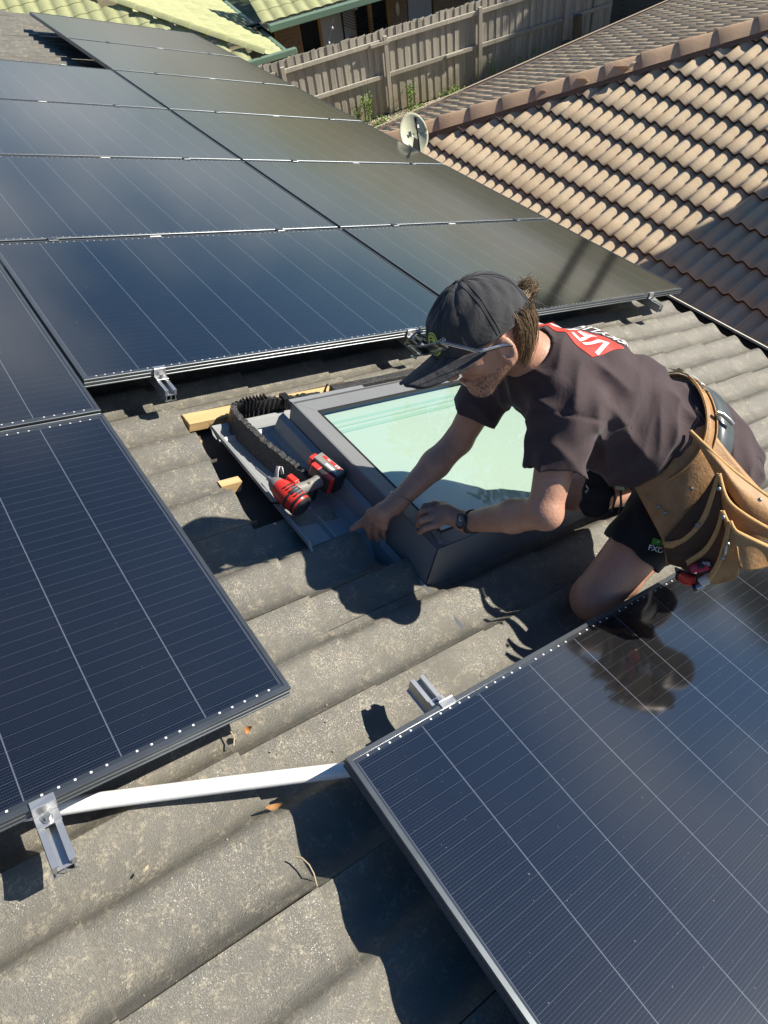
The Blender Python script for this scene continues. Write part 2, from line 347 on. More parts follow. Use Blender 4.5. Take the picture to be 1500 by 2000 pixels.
# ================================================================== our grey tiled roof (roof coordinates)
LP = 0.383          # lap gauge
WP = 0.164          # one wave of a tile; a tile has two
CR = -0.034         # y of one crest
ZC = -0.147; AMP = 0.031; LIFT = 0.016
def prof(y):
    """height of the tile wave under its crest, steep on the +y side of each crest"""
    t = ((CR - y) / WP) % 1.0           # 0 at a crest, growing towards -y
    if t < .60: s = .5 + .5 * cos(pi * t / .60)
    elif t < .78: s = 0.0
    else:
        q = (t - .78) / .22; s = q * q * (3 - 2 * q)
    return -AMP * (1 - s)
def tile_mesh(x0, x1, y0, y1, ny=20, name='roof_tile', gap=.0012):
    """tile between two laps: x0/x1 measured from its head, y0>y1 absolute; origin at head, y0"""
    b = MB(); tail = x1 >= LP - 1e-6
    xs = [x0, (x0 + x1) / 2] + ([x1 - .006, x1 - .0015, x1] if tail else [x1])
    ys = [y0 - gap + (y1 - y0 + 2 * gap) * j / ny for j in range(ny + 1)]
    V = []; zz = lambda x, y: ZC + prof(y) + LIFT * (x / LP - 1)
    for i, x in enumerate(xs):
        for y in ys:
            d = 0
            if tail and i == len(xs) - 1: d = -.0035
            elif tail and i == len(xs) - 2: d = -.0006
            V.append((x, y - y0, zz(x, y) + d))
    F = [(i * (ny + 1) + j, i * (ny + 1) + j + 1, (i + 1) * (ny + 1) + j + 1, (i + 1) * (ny + 1) + j) for i in range(len(xs) - 1) for j in range(ny)]
    b.add(V, F, True)
    th = .0135
    for x, yy in ((x1, ys), (x0, ys[::-1])):       # tail and head ends
        top = [(x, y - y0, zz(x, y) - (.0035 if tail and x == x1 else 0)) for y in yy]
        bot = [(x, y - y0, zz(x, y) - th - (.002 if tail and x == x1 else 0)) for y in yy]
        b.add(top + bot, [(k, k + len(yy), k + len(yy) + 1, k + 1) for k in range(len(yy) - 1)], False, 1 if x == x0 or not tail else 0)
    for y, s in ((ys[0], 1), (ys[-1], -1)):
        top = [(x, y - y0, zz(x, y)) for x in xs]; bot = [(x, y - y0, zz(x, y) - th) for x in xs]; n = len(xs)
        b.add(top + bot, [((k, k + 1, k + n + 1, k + n) if s > 0 else (k, k + n, k + n + 1, k + 1)) for k in range(n - 1)], False, 0)
    return to_mesh(b, name)

house = thing('tiled_house', 'grey painted tile roof in the foreground under the solar panels and worker', 'house roof', (0, 0, ZC), ROOF)
full = tile_mesh(-.030, LP, CR, CR - 2 * WP)
for q in (M_tile, M_tilecut): full.materials.append(q)
fullp = full.copy(); fullp.materials.clear(); [fullp.materials.append(q) for q in (M_pale, M_tilecut)]
fullx = [tile_mesh(0, LP + .045 - .02 * k, CR - 2 * WP * k, CR - 2 * WP * (k + 1)) for k in (0, 1)]
for q in fullx: q.materials.append(M_tile); q.materials.append(M_tilecut)
HX0, HX1, HY0, HY1 = -1.517, -0.02, -0.062, -1.135      # roof opening round the skylight
def boxes():                                        # panels in roof coordinates, for choosing which tiles stay in view
    return [(-1.777, 1.777, -0.02, 4.6), (0, 1.777, 4.6, 6.9), (-3.6, -1.777, -1.33, 4.6), (-1.767, 0.9, -2.7, -1.56)]
fld = MB(); count = 0; stuff = []
for kx in range(-9, 9):
    xh = -1.517 + LP * kx
    for ky in range(-24, 8):
        y0 = CR - 2 * WP * ky; y1 = y0 - 2 * WP
        xt = xh + LP
        if xh < -5.2 or y0 > 7.9 + .9 * max(0, 2.2 - xh) * 0 + (0 if xh < .5 else -0.45 * (xh - .5) ): continue
        # opening
        if xh >= HX0 - .01 and xh < HX1 - .05:
            if kx == 0:
                if y0 <= -.03 and y0 > -.80: 
                    if y0 > -.1: pass
                    if y0 > -.1:      # strip of tile above the batten
                        pass
                    if abs(y0 - (CR)) < .01: 
                        o = put('roof_tile', tile_mesh(0, LP, y0, HY0, 8), (M_tile, M_tilecut), house, ROOF @ Matrix.Translation((xh, y0, 0)), label='cut tile above the pine batten'); count += 1; continue
                    if abs(y0 - (CR - 2 * WP)) < .01: continue
                    if abs(y0 - (CR - 4 * WP)) < .01:
                        o = put('roof_tile', tile_mesh(0.0, .277, -.705, y1, 18), (M_tile, M_tilecut), house, ROOF @ Matrix.Translation((xh, -.705, 0.004)), label='cut tile just laid beside the window flashing'); count += 1; continue
            else:
                if abs(y0 - CR) < .01:
                    o = put('roof_tile', tile_mesh(0, LP, y0, HY0, 8), (M_tile, M_tilecut), house, ROOF @ Matrix.Translation((xh, y0, 0)), label='cut tile above the window'); count += 1; continue
                if HY0 >= y1 and y0 > HY1 + .12: 
                    if y1 > HY1: continue
                    o = put('roof_tile', tile_mesh(0, LP, -1.185, y1, 12), (M_pale if kx in (1, 2, 3) else M_tile, M_tilecut), house, ROOF @ Matrix.Translation((xh, -1.185, 0)), label='cut tile below the window'); count += 1; continue
        if kx == 0 and abs(y0 - (CR - 6 * WP)) < .01:
            put('roof_tile', tile_mesh(0, .358, y0, -1.122, 10), (M_tile, M_tilecut), house, ROOF @ Matrix.Translation((xh, y0, 0)), label='tile cut short at the near corner of the window'); put('roof_tile', tile_mesh(0, LP, -1.122, y1, 14), (M_tile, M_tilecut), house, ROOF @ Matrix.Translation((xh, -1.122, 0))); count += 2; continue
        me = full
        if kx == -1 and ky in (0, 1): me = fullx[ky]
        M = ROOF @ Matrix.Translation((xh + random.uniform(-.004, .004), y0, random.uniform(-.0015, .002))) @ Matrix.Rotation(random.uniform(-.006, .006), 4, 'Z') @ Matrix.Rotation(random.uniform(-.004, .004), 4, 'Y')
        cx, cy = xh + LP / 2, (y0 + y1) / 2
        hid = any(a + .30 < cx < b - .1 and c0 + .12 < cy < d0 - .1 for a, b, c0, d0 in boxes()) or cy < -2.6 or xh < -3.9 or (xh < -2.9 and cy < 4)
        if hid or count >= 298 : stuff.append((xh, y0)); continue
        put('roof_tile', me, None, house, M); count += 1
V = np.array([v.co[:] for v in full.vertices]); Fq = [tuple(p.vertices) for p in full.polygons]
b = MB()
for xh, y0 in stuff: b.add(V + np.array([xh, y0, 0]), Fq, True)
if stuff: put('tile_field', b, M_tile, house, ROOF, kind='stuff')
print('tiles', count, 'field', len(stuff))
# cavity and sarking under the opening
b = MB(); b.box(HX0 - .3, .3, -1.5, .1, -.245, -.235); put('underlay', b, M_sarking, house, ROOF)
b = MB(); b.box(-5.0, 1.80, -4.8, -1.42, -.26, -.25).box(-5.0, 1.80, .02, 7.8, -.26, -.25).box(-5.0, -1.85, -1.42, .02, -.26, -.25).box(.3, 1.80, -1.42, .02, -.26, -.25); put('roof_board', b, M_void, house, ROOF)
# pine battens and rafters seen in the opening
b = MB(); b.box(-1.46, -.06, -.124, -.060, -.20, -.163); put('batten', bevelled(to_mesh(b), .002, 1), M_pine, house, ROOF, label='fresh pine batten along the top of the opening')
b = MB(); b.box(-1.5, -1.455, -.22, -.205, -.23, -.178); put('batten', b, M_pine, house, ROOF); b = MB(); b.box(-1.508, -1.435, -.475, -.445, -.21, -.170); put('batten', b, M_pine, house, ROOF, label='short pine batten stub')
# eave: gutter, fascia, wall
b = MB()
gy0, gy1 = -4.8, 7.6
pr = [(1.975, -.205), (1.975, -.305), (2.115, -.345), (2.135, -.21), (2.118, -.197)]
b.ribbon([(x, gy0, z) for x, z in pr], [(x, gy1, z) for x, z in pr])
b.ribbon([(x - .004, gy1, z - .004) for x, z in pr], [(x - .004, gy0, z - .004) for x, z in pr])
put('gutter', b, simple('dark_gutter_bed', (.028, .023, .021), .6), house, ROOF)
b = MB(); b.beam((2.127, gy0, -.19), (2.127, gy1, -.19), .016, .012); put('gutter_lip', b, simple('cream_gutter_lip', (.62, .57, .47), .4), house, ROOF)
wl = MB(); p0 = rp(1.72, 0, -.3); wl.box(p0.x - 9, p0.x, -4.6, 7.2, -5.25, p0.z - .05); put('wall', wl, M_brick, house)
# ridge behind on the upslope side
# ================================================================== solar panels
PW, PH = 1.757, 1.134
def frame_mesh():
    b = MB()
    pf = [(.011, -.0016), (.011, 0), (.001, 0), (0, -.001), (0, -.0065), (.0014, -.0075), (.0014, -.0125), (0, -.0135), (0, -.0195), (.0014, -.0205), (.0014, -.0255), (0, -.0265), (0, -.030), (.028, -.030)]
    def ring(i, z): return [(i, -i, z), (PW - i, -i, z), (PW - i, -PH + i, z), (i, -PH + i, z)]
    for (i0, z0), (i1, z1) in zip(pf[:-1], pf[1:]):
        A = ring(i0, z0); B = ring(i1, z1)
        for k in range(4): b.add([A[k], A[(k + 1) % 4], B[(k + 1) % 4], B[k]], [(0, 3, 2, 1)] if False else [(0, 1, 2, 3)])
    me = to_mesh(b, 'panel_frame'); bm = bmesh.new(); bm.from_mesh(me); bmesh.ops.remove_doubles(bm, verts=bm.verts, dist=1e-6); bmesh.ops.recalc_face_normals(bm, faces=bm.faces); bm.to_mesh(me); bm.free(); return me
FRM = frame_mesh(); FRM.materials.append(M_frame)
b = MB(); b.box(.0108, PW - .0108, -PH + .0108, -.0108, -.0065, -.0018); GLS = to_mesh(b, 'panel_glass'); GLS.materials.append(M_cells)
b = MB(); b.box(.012, PW - .012, -PH + .012, -.012, -.0118, -.0068); BCK = to_mesh(b, 'panel_back'); BCK.materials.append(M_dark)
b = MB(); b.box(-.020, .020, -.019, .019, .0005, .0035).box(-.020, .020, -.0085, .0085, -.03, .0005); me = to_mesh(b); MIDC = bevelled(me, .001, 1); MIDC.materials.append(M_frame)
b = MB(); b.tube([(0, 0, .003), (0, 0, .0075)], .0055, 6, sm=False); BOLT = to_mesh(b, 'bolt'); BOLT.materials.append(M_steel)
# end clamp: top lip, web down the frame, foot with bolt; frame edge at y=0, foot towards -y
b = MB(); b.box(-.021, .021, -.002, .011, .0006, .0036).box(-.021, .021, -.0055, -.002, -.028, .0036).box(-.021, .021, -.030, -.0055, -.029, -.0255)
ENDC = bevelled(to_mesh(b), .0008, 1); ENDC.materials.append(M_alu)
b = MB(); b.tube([(0, -.018, -.0255), (0, -.018, -.022)], .0095, 16).tube([(0, -.018, -.022), (0, -.018, -.013)], .0062, 6, sm=False); EBOLT = to_mesh(b, 'bolt'); EBOLT.materials.append(M_steel)
LB = MB(); LB.box(0, .052, -.006, .006, .0002, .0008); LBL = to_mesh(LB, 'serial_label'); LBL.materials.append(M_offw)

def panel(x, y, label, mids=(), ends=(), tops=(), lab=None):
    t = thing('solar_panel', label, 'solar panel', (x, y, -.03), ROOF, 'black solar panels on the grey roof')
    m = ROOF @ Matrix.Translation((x, y, 0))
    put('frame', FRM, None, t, m); put('glass', GLS, None, t, m); put('backsheet', BCK, None, t, m)
    for cx in mids:
        c = put('clamp', MIDC, None, t, ROOF @ Matrix.Translation((cx, y - PH - .01, 0))); put('bolt', BOLT, None, c, ROOF @ Matrix.Translation((cx, y - PH - .01, 0)))
    for cx in ends:
        c = put('clamp', ENDC, None, t, ROOF @ Matrix.Translation((cx, y - PH, 0))); put('bolt', EBOLT, None, c, ROOF @ Matrix.Translation((cx, y - PH, 0)))
    for cx in tops:
        mm = ROOF @ Matrix.Translation((cx, y, 0)) @ Matrix.Rotation(pi, 4, 'Z')
        c = put('clamp', ENDC, None, t, mm); put('bolt', EBOLT, None, c, mm)
    if lab is not None: put('serial_label', LBL, None, t, ROOF @ Matrix.Translation((x + lab, y - .006, 0)))
    return t
G2 = .010
S_ = PH + .02
mx = (-1.515, -.385); rx = (.39, 1.44)
Rx = G2; Mx = -PW - G2
panel(Rx, PH, 'lowest panel of the right column, its near corner right of the worker', ends=rx, lab=.80)
panel(Rx, PH + S_, 'second panel up in the right column, next to the satellite dish', mids=rx, lab=.86)
panel(Rx, PH + 2 * S_, 'third panel up in the right column, level with the garden plants', mids=rx, lab=.86)
panel(Rx, PH + 3 * S_, 'fourth panel up in the right column, level with the paling fence', mids=rx, lab=.86)
panel(Rx, PH + 4 * S_, 'second farthest panel, standing clear of the column to its left', mids=rx, lab=.86)
panel(Rx, PH + 5 * S_, 'farthest solar panel at the top of the picture', mids=rx, tops=rx)
panel(Mx, PH, 'middle column panel just behind the skylight and cap', ends=mx, lab=.68)
panel(Mx, PH + S_, 'deep blue middle column panel one row behind the one at the skylight', mids=mx, lab=.86)
panel(Mx, PH + 2 * S_, 'middle column panel two rows behind the one at the skylight', mids=mx, lab=.86)
panel(Mx, PH + 3 * S_, 'farthest panel of the middle column, next to the bare patch of roof', mids=mx, tops=mx)
LX = -1.777 - PW; LY = -.202
panel(LX, LY, 'large foreground panel on the left, its corner above the white conduit', ends=(-2.285,), lab=.9)
panel(LX, LY + S_, 'left edge panel behind the large left foreground one', mids=(-2.285,), lab=.9)
panel(-1.767, -1.535, 'foreground panel at the lower right, with the pouch hanging over it', tops=(-1.49,), lab=None)
panel(-1.767 + PW + .02, -1.535, 'panel at the right edge beyond the foreground one')
panel(-1.767, -1.535 - S_, 'panel at the bottom edge below the lower right foreground one')
print('proj')
# rails
def rail_mesh(L):
    pf = [(-.02, 0), (-.0085, 0), (-.0085, -.004), (-.012, -.005), (-.012, -.018), (.012, -.018), (.012, -.005), (.0085, -.004), (.0085, 0), (.02, 0),
          (.02, -.020), (.017, -.022), (.017, -.036), (.02, -.038), (.02, -.042), (-.02, -.042), (-.02, -.038), (-.017, -.036), (-.017, -.022), (-.02, -.020)]
    b = MB(); n = len(pf); V = [(x, 0, z) for x, z in pf] + [(x, L, z) for x, z in pf]
    b.add(V, [(i, (i + 1) % n, n + (i + 1) % n, n + i) for i in range(n)])
    # end faces built as webs so that the slot and the hollow chamber show
    for y in (0, L):
        b.add([(-.02, y, 0), (-.0085, y, 0), (-.0085, y, -.004), (-.012, y, -.005), (-.012, y, -.018), (-.012, y, -.020), (-.02, y, -.020)], [tuple(range(7))])
        b.add([(.02, y, 0), (.0085, y, 0), (.0085, y, -.004), (.012, y, -.005), (.012, y, -.018), (.012, y, -.020), (.02, y, -.020)], [tuple(range(7))])
        for x0, x1, z0, z1 in ((-.012, .012, -.020, -.018), (-.017, -.0145, -.036, -.0205), (.0145, .017, -.036, -.0205), (-.02, .02, -.042, -.038), (-.0015, .0015, -.038, -.0205)):
            b.add([(x0, y, z0), (x1, y, z0), (x1, y, z1), (x0, y, z1)], [(0, 1, 2, 3)])
    return b
FOOT = MB(); FOOT.box(.0205, .025, -.02, .02, -.06, -.005).box(.0205, .062, -.02, .02, -.066, -.0605); FOOT.tube([(.017, 0, -.022), (.031, 0, -.022)], .007, 6, sm=False)
FOOTM = to_mesh(FOOT, 'bracket'); FOOTM.materials.append(M_steel)
def rail(x, ya, yb, label):
    t = thing('mounting_rail', label, 'rail', (x, ya, -.07), ROOF, 'aluminium rails carrying the panels')
    put('extrusion', rail_mesh(yb - ya), M_alu, t, ROOF @ Matrix.Translation((x, ya, -.0302)))
    y = ya + .25
    while y < yb - .05 and y < ya + 5: put('bracket', FOOTM, None, t, ROOF @ Matrix.Translation((x, y, -.0302))); y += 1.15
rail(mx[0], -.098, 4.68, 'silver rail end poking out under the middle panel, left of the skylight')
rail(mx[1], -.085, 4.68, 'silver rail end under the middle panel beside the cap brim')
rail(rx[0], -.06, 6.99, 'rail end hidden behind the cap and collar of the worker')
rail(rx[1], -.095, 6.99, 'silver rail end under the right corner panel near the gutter')
rail(-2.285, LY - PH - .105, 2.2, 'big silver rail end at the lower left in front of the large panel')
rail(-1.49, -2.75, -1.535 + .098, 'short silver rail end above the edge of the lower right panel')

# ================================================================== skylight
SX0, SX1, SY0, SY1 = -1.158, -.05, -1.118, -.295      # outer frame, roof coordinates
SZ = -.030
sk = thing('skylight', 'grey framed skylight with pale mint blind being fitted in the roof opening', 'skylight', ((SX0 + SX1) / 2, (SY0 + SY1) / 2, -.2), ROOF)
b = MB()
# upstand walls, 2 mm sheet lip along the top
zb = -.24; w = .0035
for (xa, ya, xb, yb) in ((SX0, SY0, SX0, SY1), (SX0, SY1, SX1, SY1), (SX1, SY1, SX1, SY0), (SX1, SY0, SX0, SY0)):
    dx, dy = xb - xa, yb - ya; L = sqrt(dx * dx + dy * dy); nx, ny = dy / L * w, -dx / L * w
    b.add([(xa, ya, zb), (xb, yb, zb), (xb, yb, SZ), (xa, ya, SZ), (xa + nx, ya + ny, zb), (xb + nx, yb + ny, zb), (xb + nx, yb + ny, SZ), (xa + nx, ya + ny, SZ)],
          [(0, 3, 2, 1), (4, 5, 6, 7), (3, 7, 6, 2), (0, 1, 5, 4), (0, 4, 7, 3), (1, 2, 6, 5)])
put('upstand', b, M_clad, sk, ROOF)
# inner cladding: sloping flat strips between lip and glass, on all four sides, stepping at the mitres
def clad(ix, iz, ox, oz, wx0, wx1, wy0, wy1, name, side):
    pass
ci = .008; cw = .060; gz = -.040
ox0, ox1, oy0, oy1 = SX0 + ci, SX1 - ci, SY0 + ci, SY1 - ci
ix0, ix1, iy0, iy1 = ox0 + cw, ox1 - cw, oy0 + cw * .9, oy1 - cw * 1.05
zo = -.0335; zi = -.0385
for q in ([(ox0, oy0, zo), (ox0, oy1, zo), (ix0, iy1, zi), (ix0, iy0, zi)], [(ox0, oy1, zo), (ox1, oy1, zo), (ix1, iy1, zi), (ix0, iy1, zi)],
          [(ox1, oy1, zo), (ox1, oy0, zo), (ix1, iy0, zi), (ix1, iy1, zi)], [(ox1, oy0, zo), (ox0, oy0, zo), (ix0, iy0, zi), (ix1, iy0, zi)]):
    m = MB(); c0 = sum((Vector(p) for p in q), Vector()) / 4
    q = [Vector(p) + (c0 - Vector(p)).normalized() * .0006 for p in q]
    m.add(q + [p + Vector((0, 0, -.012)) for p in q], [(0, 1, 2, 3), (4, 7, 6, 5), (0, 4, 5, 1), (1, 5, 6, 2), (2, 6, 7, 3), (3, 7, 4, 0)])
    mm = to_mesh(m); bmx = bmesh.new(); bmx.from_mesh(mm); bmesh.ops.recalc_face_normals(bmx, faces=bmx.faces); bmx.to_mesh(mm); bmx.free()
    put('cladding', mm, M_clad, sk, ROOF)
b = MB()
for (x0, x1, y0, y1) in ((ix0 - .002, ix0 + .004, iy0, iy1), (ix1 - .004, ix1 + .002, iy0, iy1), (ix0, ix1, iy0 - .002, iy0 + .004), (ix0, ix1, iy1 - .006, iy1 + .002)):
    b.box(x0, x1, y0, y1, -.052, -.0365)
put('gasket', b, M_blk, sk, ROOF)
b = MB(); b.add([(ix0, iy0, gz), (ix1, iy0, gz), (ix1, iy1, gz), (ix0, iy1, gz)], [(0, 1, 2, 3)])
put('pane', b, M_pane, sk, ROOF)
b = MB(); b.box(ix0, ix1, iy0, iy1, -.068, -.062); put('blind', b, M_blind, sk, ROOF)
b = MB(); b.box(ix0, ix1, iy1 - .088, iy1 - .080, -.0618, -.060); b.box(ix0, ix1, iy1 - .120, iy1 - .104, -.0618, -.0595); b.box(ix0, ix1, iy1 - .064, iy1 - .05, -.0618, -.0612); put('blind_rail', b, M_blind2, sk, ROOF)
b = MB(); b.box(SX0 - .001, SX0 + .32, SY1 - .001, SY1 + .020, -.033, -.031).box(SX0 - .001, SX0 + .32, SY1 + .018, SY1 + .020, -.05, -.031); put('cover_strip', b, simple('light_grey_trim', (.30, .31, .31), .35, .3), sk, ROOF)
b = MB(); b.beam((SX0 + .03, SY0 + .02, -.0335), (SX0 + .045, SY0 + .072, -.0365), .013, .004); put('corner_piece', b, simple('pale_corner_seal', (.36, .40, .43), .3, .4), sk, ROOF)
# flashing tray: left gutter, head gutter, foot apron
fl = thing('flashing_tray', 'grey metal flashing tray along the upslope side of the skylight', 'flashing', (-1.27, -.65, -.2), ROOF)
b = MB()
prx = [(-1.412, -.150), (-1.412, -.136), (-1.404, -.134), (-1.396, -.160), (-1.375, -.171), (-1.315, -.171), (-1.306, -.160), (-1.300, -.160), (-1.290, -.172), (-1.212, -.172), (-1.192, -.158), (-1.178, -.112), (-1.1615, -.098)]
ya, yb = -1.30, -.255
for (q0, d0), (q1, d1) in zip(((yb, 0), (-.845, 0), (-.92, -.075)), ((-.845, 0), (-.92, -.075), (ya, -.075))):
    b.ribbon([(x, q0, z + d0) for x, z in prx], [(x, q1, z + d1) for x, z in prx])
put('side_tray', b, M_flash, fl, ROOF)
b = MB()    # head part, folded up
pry = [(-.256, -.171), (-.243, -.160), (-.232, -.171), (-.205, -.171), (-.192, -.155), (-.178, -.150)]
b.ribbon([(-.0, y, z) for y, z in pry], [(-1.408, y, z) for y, z in pry])
b.add([(-1.408, -.256, -.171), (-1.408, -.178, -.150), (-1.412, -.178, -.134), (-1.412, -.256, -.134)], [(0, 1, 2, 3)])
put('head_tray', b, M_flash, fl, ROOF)
b = MB(); b.box(-1.16, .0, -1.28, -1.1225, -.236, -.234); put('apron', b, M_flash, fl, ROOF)
b = MB(); ah = simple('dull_zinc_hook', (.34, .33, .35), .4, .6)
# bent metal hook by the driver
hk = thing('metal_hook', 'small bent grey metal hook standing up beside the impact driver', 'hook', (-1.39, -.59, -.14), ROOF)
H = [(-1.405, -.655, -.137), (-1.40, -.63, -.128), (-1.385, -.60, -.105), (-1.372, -.575, -.080), (-1.360, -.560, -.068), (-1.350, -.565, -.072), (-1.352, -.580, -.088)]
b = MB(); b.tube(H, .0075, 8, flat=.25); put('strap', b, ah, hk, ROOF)
b = MB(); b.beam((-1.425, -.645, -.133), (-1.395, -.66, -.133), .006, .004); put('pin', b, M_black, hk, ROOF)
# foam strip: ribbed wedge standing on the tray
fm = thing('foam_strip', 'black tar coated foam seal curling along the flashing, drill lying beside it', 'foam seal', (-1.3, -.2, -.17), ROOF)
path = []
pts0 = [(-1.262, -.650), (-1.280, -.56), (-1.300, -.46), (-1.315, -.36), (-1.322, -.26), (-1.322, -.20), (-1.312, -.165), (-1.285, -.148), (-1.24, -.150), (-1.16, -.164), (-1.08, -.175), (-1.0, -.186), (-.96, -.19)]
def crv(P, n):
    out = []
    for i in range(len(P) - 1):
        p0 = Vector((*P[max(i - 1, 0)], 0)); p1 = Vector((*P[i], 0)); p2 = Vector((*P[i + 1], 0)); p3 = Vector((*P[min(i + 2, len(P) - 1)], 0))
        for k in range(n):
            t = k / n; out.append(.5 * ((2 * p1) + (p2 - p0) * t + (2 * p0 - 5 * p1 + 4 * p2 - p3) * t * t + (3 * p1 - p0 - 3 * p2 + p3) * t ** 3))
    out.append(Vector((*P[-1], 0))); return out
C = crv(pts0, 9); b = MB(); n = len(C); sec = []
r1 = random.Random(3); cum = 0
for i, p in enumerate(C):
    d = (C[min(i + 1, n - 1)] - C[max(i - 1, 0)]).normalized(); s = Vector((-d.y, d.x, 0)); cum = i
    h = .078 if i > 6 else .05 + .028 * i / 6
    h *= 1 + .06 * r1.uniform(-1, 1); cr = .006 * (i % 2)
    zt = -.170
    sec.append([p + s * (-.005 + cr) + Vector((0, 0, zt)), p + s * (-.007 + cr) + Vector((0, 0, zt + h * .5)), p + s * (-.010) + Vector((0, 0, zt + h)), p + s * .010 + Vector((0, 0, zt + h * .97)), p + s * .016 + Vector((0, 0, zt + h * .4)), p + s * .022 + Vector((0, 0, zt))])
m = len(sec[0]); V = [q for s in sec for q in s]
b.add(V, [(i * m + k, i * m + (k + 1) % m, (i + 1) * m + (k + 1) % m, (i + 1) * m + k) for i in range(n - 1) for k in range(m)], False)
b.add(sec[0], [tuple(range(m))]); b.add(sec[-1], [tuple(range(m))[::-1]])
put('seal', b, M_foam, fm, ROOF)
b = MB()
for k in range(7):      # splits in the curled part
    x = -1.262 + .014 * k; b.box(x - .0016, x + .0012, -.166, -.135, -.120, -.086 + .003 * r1.random())
for x in (-1.105, -1.115, -1.095): b.box(x - .004, x + .003, -.195, -.150, -.125, -.088)
b.add([(-.955, -.185, -.13), (-.94, -.19, -.06), (-.93, -.19, -.055), (-.932, -.185, -.09), (-.915, -.185, -.13)], [(0, 1, 2, 3, 4)], False)
put('split', b, M_blk, fm, ROOF, kind='stuff')
b = MB(); b.box(-.905, -.05, -.200, -.165, -.172, -.083); me = bevelled(to_mesh(b), .004, 2)
tag(put('foam_strip', me, M_foam, None, ROOF), 'straight black foam seal along the far edge of the skylight, passing behind the cap brim', 'foam seal')
# ================================================================== white conduit
t = thing('conduit', 'white plastic conduit lying across the tiles between the two foreground panels', 'pipe', (-1.95, -1.4, -.14), ROOF)
b = MB(); b.tube([(-2.9, -1.055, -.155), (-2.5, -1.19, -.138), (-2.18, -1.318, -.1255), (-1.95, -1.415, -.1235), (-1.72, -1.512, -.1245), (-1.4, -1.65, -.126), (-.9, -1.86, -.128)], .0165, 16); put('tube', b, M_white, t, ROOF)

# ================================================================== cordless impact driver
dv = thing('impact_driver', 'red and black cordless impact driver lying on the flashing tray', 'power tool', (-1.30, -.64, -.16), ROOF)
# local frame: head axis a (towards the chuck), handle direction h (towards the battery)
hc = Vector((-1.383, -.676, -.093)); bt = Vector((-1.185, -.622, -.088))
hdir = (bt - hc).normalized(); adir = Vector((-.42, .90, .12)); adir = (adir - hdir * adir.dot(hdir) * .8).normalized(); sdir = hdir.cross(adir).normalized()
DM = ROOF @ Matrix(((adir.x, hdir.x, sdir.x, hc.x), (adir.y, hdir.y, sdir.y, hc.y), (adir.z, hdir.z, sdir.z, hc.z), (0, 0, 0, 1)))
b = MB(); b.tube([(-.060, 0, 0), (-.056, 0, 0), (-.044, 0, 0), (-.020, 0, 0), (.010, 0, 0), (.036, 0, 0), (.052, 0, 0)], [.026, .034, .0375, .039, .038, .034, .027], 24); put('motor_housing', b, M_red, dv, DM)
b = MB(); b.tube([(-.0645, 0, 0), (-.062, 0, 0), (-.056, 0, 0)], [.026, .033, .0368], 24).tube([(-.048, 0, 0), (-.040, 0, 0)], [.0395, .0395], 24).tube([(-.018, .0, 0), (-.010, 0, 0)], [.0398, .0398], 24); put('rear_cap', b, M_toolblk, dv, DM)
b = MB(); b.tube([(.050, 0, 0), (.060, 0, 0), (.076, 0, 0), (.080, 0, 0)], [.0275, .0255, .016, .012], 20); put('nose', b, M_toolgrey, dv, DM)
b = MB(); b.tube([(.079, 0, 0), (.094, 0, 0)], [.0085, .008], 12).tube([(.094, 0, 0), (.150, 0, 0)], [.0035, .0032], 6); put('chuck', b, M_steel, dv, DM)
b = MB(); b.tube([(.004, .024, 0), (.000, .045, 0), (-.006, .075, 0), (-.010, .105, 0), (-.010, .135, 0)], [.022, .0205, .0195, .0205, .0235], 16, flat=.8); put('handle', b, M_toolgrey, dv, DM)
b = MB(); b.tube([(.030, .030, 0), (.032, .050, 0), (.022, .066, 0)], [.010, .011, .008], 10); put('trigger', b, M_red, dv, DM)
b = MB(); b.box(.010, .046, .026, .048, .020, .0345); put('side_grip', bevelled(to_mesh(b), .003, 2), M_red, dv, DM)
b = MB(); b.tube([(-.008, .078, .0165), (-.008, .078, .0195)], .005, 10); put('screw', b, M_copper, dv, DM)
b = MB(); b.add([(-.020 + .019 * cos(a), .004 + .010 * sin(a), .0396) for a in [2 * pi * k / 16 for k in range(16)]], [tuple(range(16))]); put('maker_badge', b, M_steel, dv, DM)
# foot and battery
b = MB(); b.box(-.050, .036, .128, .150, -.034, .034); put('foot', bevelled(to_mesh(b), .006, 2), M_toolblk, dv, DM)
b = MB(); b.box(-.055, -.020, .131, .149, -.030, .0352).box(.005, .0385, .129, .151, -.020, .0356); put('foot_side', bevelled(to_mesh(b), .003, 2), M_red, dv, DM)
bat = MB(); bat.box(-.060, .058, .1505, .204, -.040, .0385); bo = put('battery', bevelled(to_mesh(bat), .008, 3), M_toolblk, dv, DM)
b = MB(); b.box(-.0615, .0595, .160, .166, -.030, .0300).box(-.0615, .0595, .176, .180, -.030, .0300); put('battery_rib', b, simple('scuffed_grey_plastic', (.25, .23, .20), .5), bo, DM)
b = MB(); b.box(-.052, .050, .158, .198, .0380, .0402); put('label_plate', bevelled(to_mesh(b), .0008, 1), M_toolgrey, bo, DM)
b = MB(); b.box(-.044, .034, .182, .194, .0400, .0410); put('red_label', b, M_red, bo, DM)
b = MB(); b.box(-.040, .004, .164, .172, .0400, .0408); put('white_label', b, M_offw, bo, DM)
b = MB(); b.box(.046, .0615, .146, .178, .006, .0392); put('latch', bevelled(to_mesh(b), .002, 1), M_red, bo, DM)
